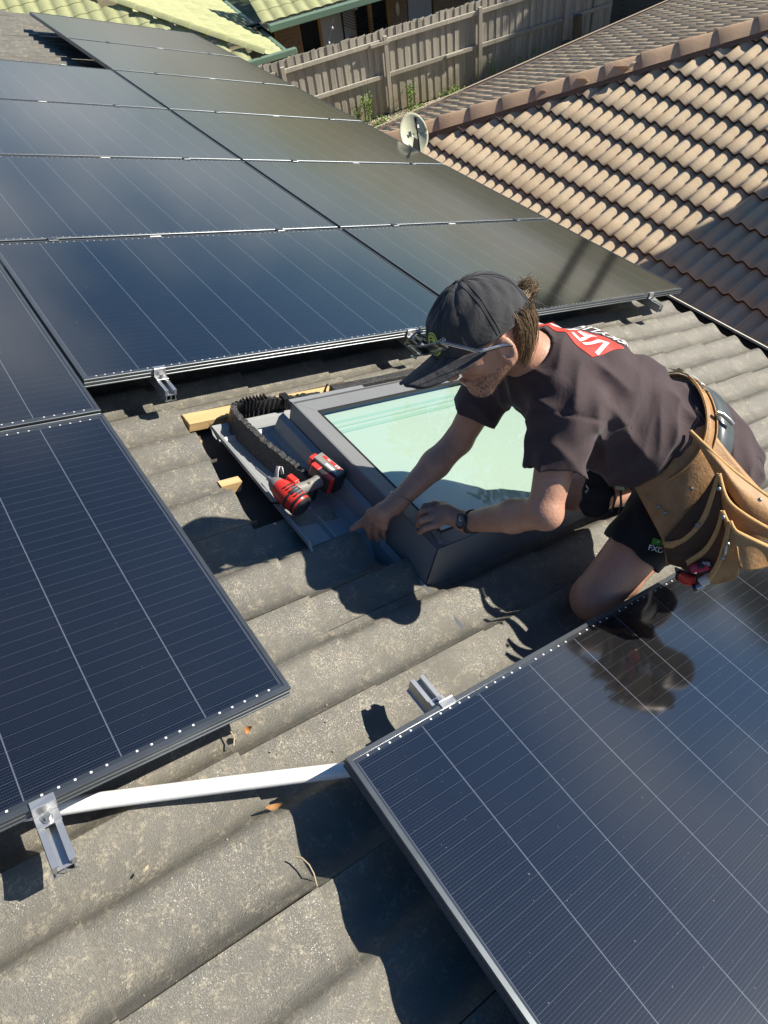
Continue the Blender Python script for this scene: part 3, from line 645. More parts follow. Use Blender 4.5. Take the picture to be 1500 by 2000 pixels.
def text_mesh(s, size, ext=.0003, bold=False, space=1.0):
    cu = bpy.data.curves.new('t', 'FONT'); cu.body = s; cu.size = size; cu.extrude = ext; cu.align_x = 'CENTER'; cu.align_y = 'CENTER'; cu.space_character = space
    if bold: cu.offset = size * .018
    o = bpy.data.objects.new('t', cu); COL.objects.link(o); dg = bpy.context.evaluated_depsgraph_get(); dg.update()
    me = bpy.data.meshes.new_from_object(o.evaluated_get(dg)); bpy.data.objects.remove(o); return me
TM = DM @ Matrix.Translation((-.006, .188, .0415)) @ Matrix.Rotation(pi, 4, 'Z')
put('lettering', text_mesh('9.0', .014, bold=True), M_offw, bo, TM @ Matrix.Translation((.02, 0, 0)))
put('lettering', text_mesh('18V', .009, bold=True), M_offw, bo, TM @ Matrix.Translation((-.018, 0, 0)))
for k in range(5):
    b = MB(); b.box(-.034 + .011 * k, -.030 + .011 * k, -.018, .016, .0365, .0402); put('vent', b, M_toolblk, dv, DM)

# ================================================================== leaves, twigs and bits on the tiles
def leafm(L, w, curl):
    b = MB(); n = 7; A = []; B = []; Cc = []
    for i in range(n):
        t = i / (n - 1); x = (t - .5) * L; ww = w * sin(pi * min(1, t * .95 + .04)) ** .8; z = curl * (t - .5) ** 2 * 4 * L
        A.append((x, ww / 2, z + w * .35)); B.append((x, 0, z)); Cc.append((x, -ww / 2, z + w * .2))
    b.ribbon(A, B, True); b.ribbon(B, Cc, True); return b
M_dryleaf = simple('dry_brown_leaf', (.34, .17, .06), .7, nscale=60, namt=.4)
M_straw = simple('dry_straw', (.42, .34, .22), .7)
def lay(name, mesh, mat, xy, z, rz, label, cat, rx=0.0, **k):
    return tag(put(name, mesh, mat, None, ROOF @ Matrix.Translation((xy[0], xy[1], z)) @ Matrix.Rotation(rz, 4, 'Z') @ Matrix.Rotation(rx, 4, 'X')), label, cat)
lay('dry_leaf', leafm(.035, .012, .2), M_dryleaf, (-1.8948,-1.4956,-0.1550), -.145, .9 - 1.2, 'small brown dry leaf in the shadow edge just below the white conduit', 'leaf')
lay('dry_flower', leafm(.022, .016, .5), M_dryleaf, (-1.8583,-1.3043,-0.1600), -.152, .3, 'crumpled tan dry flower head below the corner of the left foreground panel', 'plant debris', .5)
b = MB(); q = [Vector((*(-1.9064,-1.6023,-0.1600)[:2], -.150)), Vector((*(-1.8921,-1.6321,-0.1600)[:2], -.146)), Vector((*(-1.8986,-1.6734,-0.1600)[:2], -.150))]; b.tube([q[0], (q[0] + q[1]) / 2 + Vector((.002, .004, .002)), q[1], (q[1] + q[2]) / 2 + Vector((.003, .002, 0)), q[2]], .0016, 5)
tag(put('twig', b, M_straw, None, ROOF), 'thin curved pale twig lying on the tile left of the big panel shadow', 'twig')
b = MB(); q = [Vector((*(-1.8898,-1.2879,-0.1600)[:2], -.150)), Vector((*(-1.8901,-1.3085,-0.1600)[:2], -.149)), Vector((*(-1.9003,-1.3260,-0.1600)[:2], -.150))]; b.tube(q, .0018, 5)
tag(put('twig', b, M_straw, None, ROOF), 'short bent twig coming out from under the left foreground panel', 'twig')
lay('wood_chip', leafm(.012, .005, .1), M_straw, (-2.1559,-1.4739,-0.1550), -.148, .6, 'tiny pale chip on the tile right of the big rail end', 'chip')
r2 = random.Random(11); b = MB()
for k in range(240):
    x = r2.uniform(-2.6, -1.1); y = r2.uniform(-2.1, -1.15) if r2.random() < .7 else r2.uniform(-1.2, -.2)
    if x > -1.5 and y > -.85: continue
    z = ZC + prof(y) + LIFT * (((x + 1.517) / LP) % 1.0 - 1) + .0012; s = r2.uniform(.0007, .0024)
    m = Matrix.Translation((x, y, z)) @ Matrix.Rotation(r2.uniform(0, 6), 4, 'Z'); b.box(-s, s, -s * .6, s * .6, -s * .5, s * .5, 0, m)
o = put('grit', b, simple('loose_grit', (.30, .26, .20), .8, namt=.5), None, ROOF, kind='stuff'); tag(o, 'loose grit and specks scattered over the foreground tiles', 'grit')

# ================================================================== neighbouring house with brown tiles (world coordinates)
bh = thing('brown_tiled_house', 'lower neighbouring house with weathered brown tile hip roof', 'house', (8, 2, -5.2))
PB = radians(18); BX0, BZ0 = 3.34, -2.60; BY1 = 7.0
SW = LP; BW = WP
FR_ = Matrix.Translation((BX0, 0, BZ0)) @ Matrix.Rotation(-PB, 4, 'Y')     # front slope: local x up the slope
def hipY(X): return BY1 - .24 - .93 * (X - BX0)
def bprof(t):      # rounder, deeper waves
    t %= 1.0
    q = t / .64 if t < .64 else (1 - t) / .36      # steeper on the +y side of a crest
    return -.050 * (1 - (.5 + .5 * cos(pi * q)) ** 1.1)
def btile(L=SW, th=.026, ny=16):
    """origin at the lower (tail) end; x up the slope, y from 0 to -2 waves"""
    b = MB(); xs = [0, .004, L * .5, L + .03]; ys = [-2 * BW * j / ny for j in range(ny + 1)]
    zz = lambda x, y: bprof(-y / BW) + .040 * (1 - x / SW)
    V = [(x, y, zz(x, y) - (.004 if i == 0 else 0)) for i, x in enumerate(xs) for y in ys]
    b.add(V, [(i * (ny + 1) + j, (i + 1) * (ny + 1) + j, (i + 1) * (ny + 1) + j + 1, i * (ny + 1) + j + 1)[::-1] for i in range(3) for j in range(ny)], True)
    top = [(0, y, zz(0, y) - .004) for y in ys]; bot = [(0, y, zz(0, y) - .004 - th) for y in ys]; n = ny + 1
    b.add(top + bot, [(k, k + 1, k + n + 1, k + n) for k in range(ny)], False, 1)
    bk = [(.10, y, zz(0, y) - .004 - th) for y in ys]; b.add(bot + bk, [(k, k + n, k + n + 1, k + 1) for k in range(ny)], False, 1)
    b.add([(0, -.0, bprof(0) + .0425), (L, 0, bprof(0) + .0035), (L, -.006, bprof(0) + .0035), (0, -.006, bprof(0) + .0425)], [(0, 1, 2, 3)], False, 2)
    return to_mesh(b, 'roof_tile')
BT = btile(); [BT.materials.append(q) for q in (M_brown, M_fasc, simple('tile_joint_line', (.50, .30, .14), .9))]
lips = []
nt = 0; stuffB = []
cosb = cos(PB)
def inview(M):
    p = M.translation; d = cam.matrix_world.inverted() @ p
    if d.z > -.1: return False
    u = 671.45 / 500 * d.x / -d.z; v = 671.45 / 500 * d.y / -d.z
    return abs(u) < .80 and abs(v) < 1.05
for i in range(0, 24):
    for j in range(-12, 24):
        y = -.05 + .328 * j + (.02)
        X = BX0 + SW * i * cosb
        ym = y - .164
        if ym > hipY(X + .2) - .02 or X > 12: continue
        M = FR_ @ Matrix.Translation((SW * i, y, 0))
        z_ok = inview(M)
        under = (X < 3.7 and False)
        if z_ok and nt < 250 and not (y > 3.2 and X < 3.9): put('roof_tile', BT, None, bh, M); nt += 1
        else: stuffB.append((SW * i, y))
V = np.array([v.co[:] for v in BT.vertices]); Fq = [tuple(p.vertices) for p in BT.polygons]; mi = [p.material_index for p in BT.polygons]; smf = [p.use_smooth for p in BT.polygons]
b = MB()
for x, y in stuffB:
    n = len(b.v); b.v += [tuple(q) for q in (V + np.array([x, y, 0]))]; b.f += [tuple(k + n for k in f) for f in Fq]; b.mi += mi; b.sm += smf
put('tile_field', b, list(BT.materials), bh, FR_, kind='stuff')
# back slope facing the fence
kb = .325 / .93; PBK = math.atan(kb)
BK_ = Matrix.Translation((0, BY1, BZ0)) @ Matrix.Rotation(pi / 2, 4, 'Z').inverted() @ Matrix.Rotation(-PBK, 4, 'Y')   # local x up the slope (-Y)
bb = MB(); nb = 0
for i in range(0, 18):
    for j in range(8, 52):
        yl = .328 * j
        M = BK_ @ Matrix.Translation((SW * i, yl, 0)); p = M @ Vector((.19, -.164, 0))
        if p.y < hipY(p.x) + .06 or p.x < BX0 or p.x > 16: continue
        if nt < 296 and inview(M) and nb < 50: put('roof_tile', BT, None, bh, M); nt += 1; nb += 1; continue
        n = len(bb.v); bb.v += [tuple(q) for q in (V + np.array([SW * i, yl, 0]))]; bb.f += [tuple(k + n for k in f) for f in Fq]; bb.mi += mi; bb.sm += smf
put('tile_field', bb, list(BT.materials), bh, BK_, kind='stuff')
# hip: mortar bed and overlapping ridge caps
h0 = Vector((BX0 + .1, hipY(BX0 + .1), BZ0 + .03)); h1 = Vector((11.2, hipY(11.2), BZ0 + (11.2 - BX0) * math.tan(PB)))
hd = (h1 - h0).normalized(); hs = hd.cross(Vector((0, 0, 1))).normalized(); hu = hs.cross(hd)
HM = Matrix(((hd.x, hs.x, hu.x, h0.x), (hd.y, hs.y, hu.y, h0.y), (hd.z, hs.z, hu.z, h0.z), (0, 0, 0, 1)))
b = MB(); Lh = (h1 - h0).length
b.add([(0, -.17, -.02), (0, -.12, .06), (0, .12, .06), (0, .17, -.02), (Lh, -.17, -.02), (Lh, -.12, .06), (Lh, .12, .06), (Lh, .17, -.02)], [(0, 1, 5, 4), (1, 2, 6, 5), (2, 3, 7, 6), (0, 3, 2, 1)])
put('mortar_bed', b, M_mortar, bh, HM)
cb = MB(); n = 12
def capsec(x, w, h, dz):
    return [(x, w * s, dz + h * (1 - abs(s) ** 1.45)) for s in [-1 + 2 * k / n for k in range(n + 1)]]
secs = [capsec(0, .165, .105, .040), capsec(.012, .172, .112, .038), capsec(.20, .162, .104, .034), capsec(.46, .154, .098, .024)]
V0 = [q for s in secs for q in s]; cb.add(V0, [(i * (n + 1) + k, (i + 1) * (n + 1) + k, (i + 1) * (n + 1) + k + 1, i * (n + 1) + k + 1) for i in range(3) for k in range(n)], True)
e0 = [(x, y * .88, z - .02) for x, y, z in secs[0]]; cb.add(secs[0] + e0, [(k, k + 1, k + n + 2, k + n + 1) for k in range(n)])
CAP = to_mesh(cb, 'ridge_cap'); CAP.materials.append(M_cap)
for k in range(int(Lh / .43)): put('ridge_cap', CAP, None, bh, HM @ Matrix.Translation((.43 * k, 0, .004)))
# gutters and walls
b = MB(); b.beam((BX0 - .2, BY1 + .06, BZ0 - .02), (17, BY1 + .06, BZ0 - .02), .09, .06); put('gutter', b, simple('brown_gutter_paint', (.10, .07, .055), .5), bh)
b = MB(); b.beam((BX0 - .2, BY1 + .113, BZ0 + .03), (17, BY1 + .113, BZ0 + .03), .012, .012); put('gutter_lip', b, simple('pale_gutter_edge', (.5, .42, .32), .5), bh)
b = MB(); b.box(3.9, 16.5, -4, 6.4, -5.25, -2.75); put('wall', b, M_brick, bh)
b = MB(); b.add([(BX0, -5, BZ0 - .05), (16, -5, BZ0 + 4.05), (16, 6.9, BZ0 - .1), (BX0, 6.9, BZ0 - .1)], [(0, 1, 2), (0, 2, 3)]) if False else b.box(BX0 - .1, BX0 - .02, -5, 7, BZ0 - .16, BZ0 - .03)
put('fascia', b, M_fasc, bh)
# satellite dish by the corner of the house
dc = Vector((1.9198,3.0628,-0.7214))
sd = thing('satellite_dish', 'lichen stained cream satellite dish with black arm beside the brown roof', 'satellite dish', (dc.x, dc.y, dc.z - .5))
toc = (Vector(cam.matrix_world.translation) - dc).normalized(); nrm = (toc + Vector((.25, -.05, .25))).normalized()
ux = Vector((0, 0, 1)).cross(nrm).normalized(); uy = nrm.cross(ux)
SM = Matrix(((ux.x * .42, uy.x * .46, nrm.x * .45, dc.x), (ux.y * .42, uy.y * .46, nrm.y * .45, dc.y), (ux.z * .42, uy.z * .46, nrm.z * .45, dc.z), (0, 0, 0, 1)))
b = grid(lambda u, v: ((.30 * u) * cos(2 * pi * v) * .98, (.30 * u) * sin(2 * pi * v) * 1.22, -.05 + .09 * u * u), 8, 28)
o = put('reflector', b, M_creamdish, sd, SM); so = o.modifiers.new('s', 'SOLIDIFY'); so.thickness = .006
b = MB(); b.tube([(-.02, -.55, .10), (.005, -.25, .20), (.02, .16, .30)], .016, 10).tube([(.02, .13, .29), (.024, .20, .315)], .034, 12); put('feed_arm', b, M_black, sd, SM)
b = MB(); b.add([(-.16, -.36, .03), (-.02, -.06, .045), (.05, -.12, .05), (.03, -.4, .05)], [(0, 1, 2, 3)]).box(.06, .12, .06, .14, .02, .03); put('dish_shadow', b, M_dark, sd, SM)  # flat dark triangle drawn as a shadow on the dish, plus a small block
b = MB(); b.tube([(0, -.1, -.06), (0, -.25, -.15), (0, -.75, -.15)], .022, 10); put('mast', b, M_steel, sd, SM)
b = MB(); b.box(.07, .13, .07, .13, .062, .064); put('label', b, M_offw, sd, SM)

# ================================================================== yard, paling fence and green roofed house
FLM = Matrix(((.986, .168, 0, 8.149), (-.168, .986, 0, 12.666), (0, 0, 1, -5.2), (0, 0, 0, 1)))   # fence frame: x along the fence, y beyond it
M_ground = NT('dry_grass_ground'); M_ground.set(color=M_ground.mix(M_ground.ramp(M_ground.noise(.35, 6), .4, .6), (.075, .10, .035), (.20, .16, .09)), rough=.95); M_ground.bump(M_ground.noise(30, 3), .6, .03); M_ground = M_ground.m
b = MB(); b.add([(-150, -150, -5.24), (150, -150, -5.24), (150, 150, -5.24), (-150, 150, -5.24)], [(0, 1, 2, 3)])
put('ground', b, M_ground, None, I4, kind='structure')
g = grid(lambda u, v: (-6 + 14 * u, -6.2 + 6.1 * v, .03 * sin(u * 40) * sin(v * 17) * .4 - .012), 80, 30)
put('garden_bed', g, M_soil, None, FLM, kind='structure')
r3 = random.Random(21); b = MB()
ico = [(0, 0, 1), (.9, 0, .45), (.28, .85, .45), (-.72, .53, .45), (-.72, -.53, .45), (.28, -.85, .45)]
for k in range(3600):
    x = r3.uniform(-2.2, 4.6); y = -abs(r3.gauss(.15, .55)) - .02; s = r3.uniform(.008, .03)
    if y < -2.6: continue
    a = r3.uniform(0, 6.28); c, s_ = cos(a), sin(a); q = [(x + s * (px * c - py * s_) * r3.uniform(.7, 1.4), y + s * (px * s_ + py * c), -.005 + s * pz * .7) for px, py, pz in ico]
    b.add(q, [(0, 1, 2), (0, 2, 3), (0, 3, 4), (0, 4, 5), (0, 5, 1)], False)
tag(put('pebbles', b, M_pebble, None, FLM, kind='stuff'), 'pale pebbles and chips along the foot of the paling fence', 'pebbles')
fe = thing('paling_fence', 'weathered grey timber paling fence with two rails behind the houses', 'fence', (0, 0, 0), FLM)
pal = []
for k in range(6):
    h = 1.73; b = MB(); tp = r3.uniform(-.01, .012)
    b.add([(0, 0, 0), (.098, 0, 0), (.098, .016, 0), (0, .016, 0), (0, 0, h + tp), (.098, .002, h - tp), (.098, .018, h - tp), (0, .016, h + tp)],
          [(0, 1, 5, 4), (1, 2, 6, 5), (2, 3, 7, 6), (3, 0, 4, 7), (4, 5, 6, 7)])
    me = to_mesh(b, 'paling'); me.materials.append(M_fence); pal.append(me)
x = -3.4; k = 0
while x < 6.3:
    M = FLM @ Matrix.Translation((x, .045 + .012 * (k % 2) + r3.uniform(-.002, .003), r3.uniform(-.018, .018))) @ Matrix.Rotation(r3.uniform(-.012, .012), 4, 'Y')
    put('paling', pal[k % 6], None, fe, M); x += .0925 + r3.uniform(-.004, .006); k += 1
for x in (-2.45, .03, 2.48, 4.93):
    b = MB(); b.box(-.045, .045, -.055, .02, -.02, 1.62); put('post', bevelled(to_mesh(b), .004, 1), M_fence, fe, FLM @ Matrix.Translation((x, 0, 0)))
for xa, xb, dz in ((-3.4, -2.62, 0), (-2.40, -.10, .0), (.09, 2.43, .0), (2.54, 4.86, 0), (5.0, 6.3, 0)):
    for z0, dy in ((.83, -.02), (1.52, -.02)):
        b = MB(); b.box(xa, xb, -.018, .030, z0 - .042, z0 + .042); put('rail', bevelled(to_mesh(b), .003, 1), M_fence, fe, FLM)
for xa, z0 in ((-.35, 1.50), (1.55, .84)):
    b = MB(); b.box(xa, xa + .45, -.062, -.020, z0 - .03, z0 + .035); put('rail_offcut', bevelled(to_mesh(b), .003, 1), M_fence, fe, FLM)
# slatted dark screen to the right of the fence
sc_ = thing('slatted_screen', 'dark horizontal slat screen gate at the right end of the fence', 'screen', (6, 1, 0), FLM)
M_scr = simple('dark_painted_slat', (.05, .05, .045), .6)
SM_ = FLM @ Matrix.Translation((5.75, .35, 0)) @ Matrix.Rotation(-.10, 4, 'Z')
for k in range(17):
    b = MB(); b.box(0, 4.6, 0, .02, .05 + .118 * k, .05 + .118 * k + .092); put('slat', b, M_scr, sc_, SM_)
for x in (0, 1.15, 2.3, 3.4, 4.6):
    b = MB(); b.box(x - .04, x + .04, .022, .09, 0, 2.15); put('post', b, M_scr, sc_, SM_)
# two short logs
for (x, y, h, r, lab) in ((5.05, -.35, .95, .12, 'taller cut log standing in the shade at the end of the fence'), (4.72, -.42, .5, .11, 'shorter cut log leaning beside the taller one')):
    b = MB(); b.tube([(x, y, 0), (x + .01, y, h * .5), (x - .02, y + .03, h)], [r, r * .93, r * .9], 14); tag(put('log', b, M_log, None, FLM), lab, 'log')
# ---- leaves
def leafcloud(n, fn, s0, s1, seed, wide=.5):
    R = random.Random(seed); V = []; F = []
    for k in range(n):
        p = Vector(fn(R)); d = Vector((R.gauss(0, 1), R.gauss(0, 1), R.gauss(0, .8))).normalized(); w = d.orthogonal().normalized(); w.rotate(Matrix.Rotation(R.uniform(0, 6.28), 3, d)); s = R.uniform(s0, s1)
        i = len(V); V += [p - d * s, p + w * s * wide, p + d * s, p - w * s * wide]; F.append((i, i + 1, i + 2, i + 3))
    return mesh_np('foliage', [tuple(v) for v in V], F, False)
def weed(x, y, h, sp, n, label, seed, cat='plant'):
    t = thing('weed_plant', label, cat, (x, y, 0), FLM, 'green weeds along the fence')
    R = random.Random(seed); b = MB(); tips = []
    for k in range(5):
        a = R.uniform(0, 6.28); q = [(x, y, 0), (x + cos(a) * sp * .4, y + sin(a) * sp * .3, h * .5), (x + cos(a) * sp, y + sin(a) * sp * .6, h * R.uniform(.7, 1.0))]
        b.tube(q, [.006, .005, .003], 5); tips.append(q)
    put('stem', b, M_leafy, t, FLM)
    def f(R):
        q = tips[R.randrange(5)]; u = R.random() ** .7; i = 0 if u < .5 else 1; v = (u - .5 * i) * 2
        return [q[i][c] + (q[i + 1][c] - q[i][c]) * v + R.gauss(0, .022 + sp * .10) for c in range(3)]
    me = leafcloud(n, f, .016, .034, seed, .45); me.materials.append(M_leafy); put('leaves', me, None, t, FLM)
weed(-.62, -.16, .72, .14, 420, 'tallest leafy green weed in front of the fence, left of the middle post', 1)
weed(-.88, -.10, .50, .12, 160, 'thin weed at the fence foot just left of the tallest one', 2)
weed(.52, -.14, .62, .11, 300, 'leafy weed right of the middle fence post', 3)
weed(.48, -.42, .20, .20, 200, 'low bright green weed clump by the gutter of the brown house', 4)
weed(1.45, -.22, .22, .34, 420, 'spreading low green patch along the foot of the fence', 5)
weed(2.75, -.2, .55, .12, 90, 'sparse spindly weed beside the third fence post', 6)
weed(3.5, -.5, .7, .3, 160, 'thin vine in the shade at the right part of the fence', 7)
weed(-.55, -.5, .16, .25, 240, 'low clump beside the gutter end under the tallest weed', 8)
t = thing('palm', 'small palm with drooping green fronds at the end of the fence', 'palm', (5.45, -.3, 0), FLM)
b = MB(); b.tube([(5.75, .1, 0), (5.75, .1, 2.0)], .05, 10); put('trunk', b, M_log, t, FLM)
V = []; F = []; R = random.Random(4)
for k in range(150):
    a = R.uniform(0, 6.28); L = R.uniform(.5, 1.0); c0 = Vector((5.75, .1, 2.0)); w = Vector((-sin(a), cos(a), 0)) * .02; i = len(V)
    for u in (0, .33, .66, 1): 
        p = c0 + Vector((cos(a), sin(a), 0)) * L * .6 * u + Vector((0, 0, .25 * sin(u * 2.2) - .95 * u * u)); V += [tuple(p - w * (1 - u * .8)), tuple(p + w * (1 - u * .8))]
    F += [(i, i + 1, i + 3, i + 2), (i + 2, i + 3, i + 5, i + 4), (i + 4, i + 5, i + 7, i + 6)]
me = mesh_np('frond', V, F, False); me.materials.append(mat_leaf('palm_green', (.10, .15, .03), (.20, .26, .06))); put('fronds', me, None, t, FLM)
# ---- green roofed house
gh = thing('green_roofed_house', 'neighbouring house with faded green tile roof behind the fence', 'house', (0, 4, 0), FLM)
GP = radians(22); gz0 = 1.82; gc = (-2.66, .22)
def gt(ny=8):
    b = MB(); xs = [0, .03, .40]; W_ = .30; ys = [-W_ * j / ny for j in range(ny + 1)]
    zz = lambda x, y: .024 * abs(sin(pi * -y / (W_ / 1.5 / .75) * 1.0)) ** .8 + .020 * (1 - x / .36)
    V = [(x, y, zz(x, y) - (.010 if i == 0 else 0)) for i, x in enumerate(xs) for y in ys]
    b.add(V, [(i * (ny + 1) + j, i * (ny + 1) + j + 1, (i + 1) * (ny + 1) + j + 1, (i + 1) * (ny + 1) + j) for i in range(2) for j in range(ny)], True)
    top = [(0, y, zz(0, y) - .010) for y in ys]; bot = [(0, y, zz(0, y) - .032) for y in ys]; n = ny + 1
    b.add(top + bot, [(k, k + 1, k + n + 1, k + n) for k in range(ny)], False, 1); return to_mesh(b, 'roof_tile')
GT = gt(); GT.materials.append(M_green); GT.materials.append(simple('green_tile_edge', (.12, .13, .06), .9))
ng = 0; gs = {}
def slope(M0, nx, ny0, ny1, keep, parts, tagk, lift=0):
    global ng
    for i in range(nx):
        for j in range(ny0, ny1):
            M = M0 @ Matrix.Translation((.36 * i, .30 * j, 0)); p = M @ Vector((.18, -.15, 0)); l = FLM.inverted() @ p
            if not keep(l): continue
            if parts and ng < 292 and inview(M): put('roof_tile', GT, None, gh, M); ng += 1
            else: gs.setdefault(tagk, []).append(M)
MA = FLM @ Matrix.Translation((0, gc[1], gz0)) @ Matrix.Rotation(pi / 2, 4, 'Z') @ Matrix.Rotation(-GP, 4, 'Y')     # faces the fence, x runs up the slope
MBm = FLM @ Matrix.Translation((-2.12, 0, gz0 - .2)) @ Matrix.Rotation(pi, 4, 'Z') @ Matrix.Rotation(-GP, 4, 'Y')        # faces +x
MC = FLM @ Matrix.Translation((0, 1.98, gz0 + .06)) @ Matrix.Rotation(pi / 2, 4, 'Z') @ Matrix.Rotation(-GP, 4, 'Y')
slope(MA, 22, 6, 50, lambda l: (l.x - gc[0]) < -(l.y - gc[1]) - .12, True, 'a')
slope(MC, 5, -34, 8, lambda l: l.x > -2.0 + 0 * l.y and l.x > -2.05 and l.x < 9, True, 'c')
slope(MBm, 20, -30, 5, lambda l: l.y > gc[1] and -(l.x - gc[0]) < (l.y - gc[1]) - .05, True, 'b')
V = np.array([v.co[:] for v in GT.vertices]); Fq = [tuple(p.vertices) for p in GT.polygons]; mi = [p.material_index for p in GT.polygons]; smf = [p.use_smooth for p in GT.polygons]
b = MB()
for L in gs.values():
    for M in L:
        n = len(b.v); R_ = np.array(M.to_3x3()); T = np.array(M.translation); b.v += [tuple(q) for q in (V @ R_.T + T)]; b.f += [tuple(k + n for k in f) for f in Fq]; b.mi += mi; b.sm += smf
if b.v: put('tile_field', b, list(GT.materials), gh, I4, kind='stuff')
print('green', ng)
# hip caps of the wing
a0 = FLM @ Vector((gc[0], gc[1], gz0 + .07)); a1 = FLM @ Vector((gc[0] - 7, gc[1] + 7, gz0 + .07 + 7 * math.tan(GP)))
hd = (a1 - a0).normalized(); hs = hd.cross(Vector((0, 0, 1))).normalized(); hu = hs.cross(hd); GH = Matrix(((hd.x, hs.x, hu.x, a0.x), (hd.y, hs.y, hu.y, a0.y), (hd.z, hs.z, hu.z, a0.z), (0, 0, 0, 1)))
GC = CAP.copy(); GC.materials.clear(); GC.materials.append(M_green)
for k in range(22): put('ridge_cap', GC, None, gh, GH @ Matrix.Translation((.43 * k, 0, -.01)) @ Matrix.Diagonal((1, .72, .6, 1)))
def ghbox(name, mat, x0, x1, y0, y1, z0, z1, bev=0, **kw):
    b = MB(); b.box(x0, x1, y0, y1, z0, z1); me = to_mesh(b)
    if bev: me = bevelled(me, bev, 1)
    return put(name, me, mat, gh, FLM, **kw)
ghbox('gutter', M_ggut, -2.0, 9, 1.80, 1.94, gz0 - .10, gz0 + .045, .012); ghbox('gutter', M_ggut, -2.10, -2.0, .25, 5.2, gz0 - .29, gz0 - .17, .01)
ghbox('gutter', M_ggut, -9, -2.0, .10, .21, gz0 - .09, gz0 + .03, .01)
ghbox('soffit', M_render, -2.0, 9, 1.95, 2.6, gz0 - .10, gz0 - .08)
WY = 2.35; top = gz0 - .10
def brickwall(x0, x1):
    ghbox('wall', M_wallmortar, x0, x1, WY + .004, WY + .3, 0, top)
    r = 0; z = 1.0 if True else 0
    while z < top - .07:
        x = x0 - (.12 if r % 2 else 0)
        while x < x1 - .04:
            xa, xb = max(x, x0), min(x + .225, x1)
            if xb - xa > .05: ghbox('brick', M_brick, xa, xb, WY - .008, WY + .004, z, z + .07)
            x += .24
        z += .086; r += 1
brickwall(-1.70, -1.15); brickwall(1.30, 1.78); brickwall(2.55, 3.6)
ghbox('wall', M_render, -.56, .32, WY, WY + .3, 0, top); ghbox('wall', M_render, 1.82, 2.48, WY, WY + .3, 0, top); ghbox('wall', M_render, 3.6, 9, WY, WY + .3, 0, top); ghbox('wall', M_render, -9, -2.3, .7, 1.0, 0, top)
def window(x0, x1):
    f = put('window', (lambda b: b.box(x0, x1, WY + .10, WY + .12, .2, top))(MB()), M_darkglass, gh, FLM)
    for xa, xb in ((x0, x0 + .05), (x1 - .05, x1)): put('frame', (lambda b: b.box(xa, xb, WY + .02, WY + .098, .2, top))(MB()), M_timber, f, FLM)
window(-2.2, -1.70); window(-1.15, -.56); window(.32, .78); window(.78, 1.30)
ghbox('sign', M_offw, .38, .47, WY + .06, WY + .09, top - .22, top - .08, label='small white notice on the window')
ghbox('wall', M_dark, -2.3, 9, WY + .31, WY + .4, 0, top)
# fence of the verandah: black sloping balustrade
vb = thing('stair_balustrade', 'black iron stair balustrade with thin bars against the pale wall', 'railing', (0, 2.2, 0), FLM)
for k in range(7):
    b = MB(); b.beam((-.05 - .0 * k, 2.20, 1.70 - .06 * k), (1.15, 2.20, 1.05 - .06 * k), .014, .014); put('bar', b, M_black, vb, FLM)
for x in (-.05, 1.1):
    b = MB(); zt = 1.72 - .542 * (x + .05); b.box(x - .02, x + .02, 2.19, 2.22, .2, zt); put('post', b, M_black, vb, FLM)
M_step = simple('terracotta_step', (.55, .22, .10), .8)
for k in range(6):
    b = MB(); b.box(.12 + .15 * k, .30 + .15 * k, 2.24, 2.33, .98 - .09 * k, 1.01 - .09 * k); put('step', b, M_step, vb, FLM)
pl = thing('wall_lamp', 'round pale wall light on the brick pier under the green roof', 'lamp', (1.5, 2.3, 1.4), FLM)
b = grid(lambda u, v: (1.5 + .055 * sin(pi * u) * cos(2 * pi * v), 2.30 + .03 * sin(pi * u) * sin(2 * pi * v), 1.30 + .15 * cos(pi * u)), 8, 14); put('shade', b, simple('cream_lamp_glass', (.55, .45, .28), .4), pl, FLM)
st = thing('string_lights', 'string of small clear bulbs sagging from the eave to the fence', 'string lights', (-.9, 1.5, 1.5), FLM)
P0 = Vector((-.42, 1.80, 1.66)); P1 = Vector((-1.25, 1.0, .95)); q = [P0.lerp(P1, k / 8) + Vector((0, 0, -.06 * sin(pi * k / 8))) for k in range(9)]
b = MB(); b.tube(q, .006, 5); put('cable', b, M_black, st, FLM)
for k in (1, 3, 5, 7):
    b = grid(lambda u, v: (q[k].x + .026 * sin(pi * u) * cos(2 * pi * v), q[k].y + .026 * sin(pi * u) * sin(2 * pi * v), q[k].z - .05 + .032 * cos(pi * u)), 6, 8); put('bulb', b, M_offw, st, FLM)
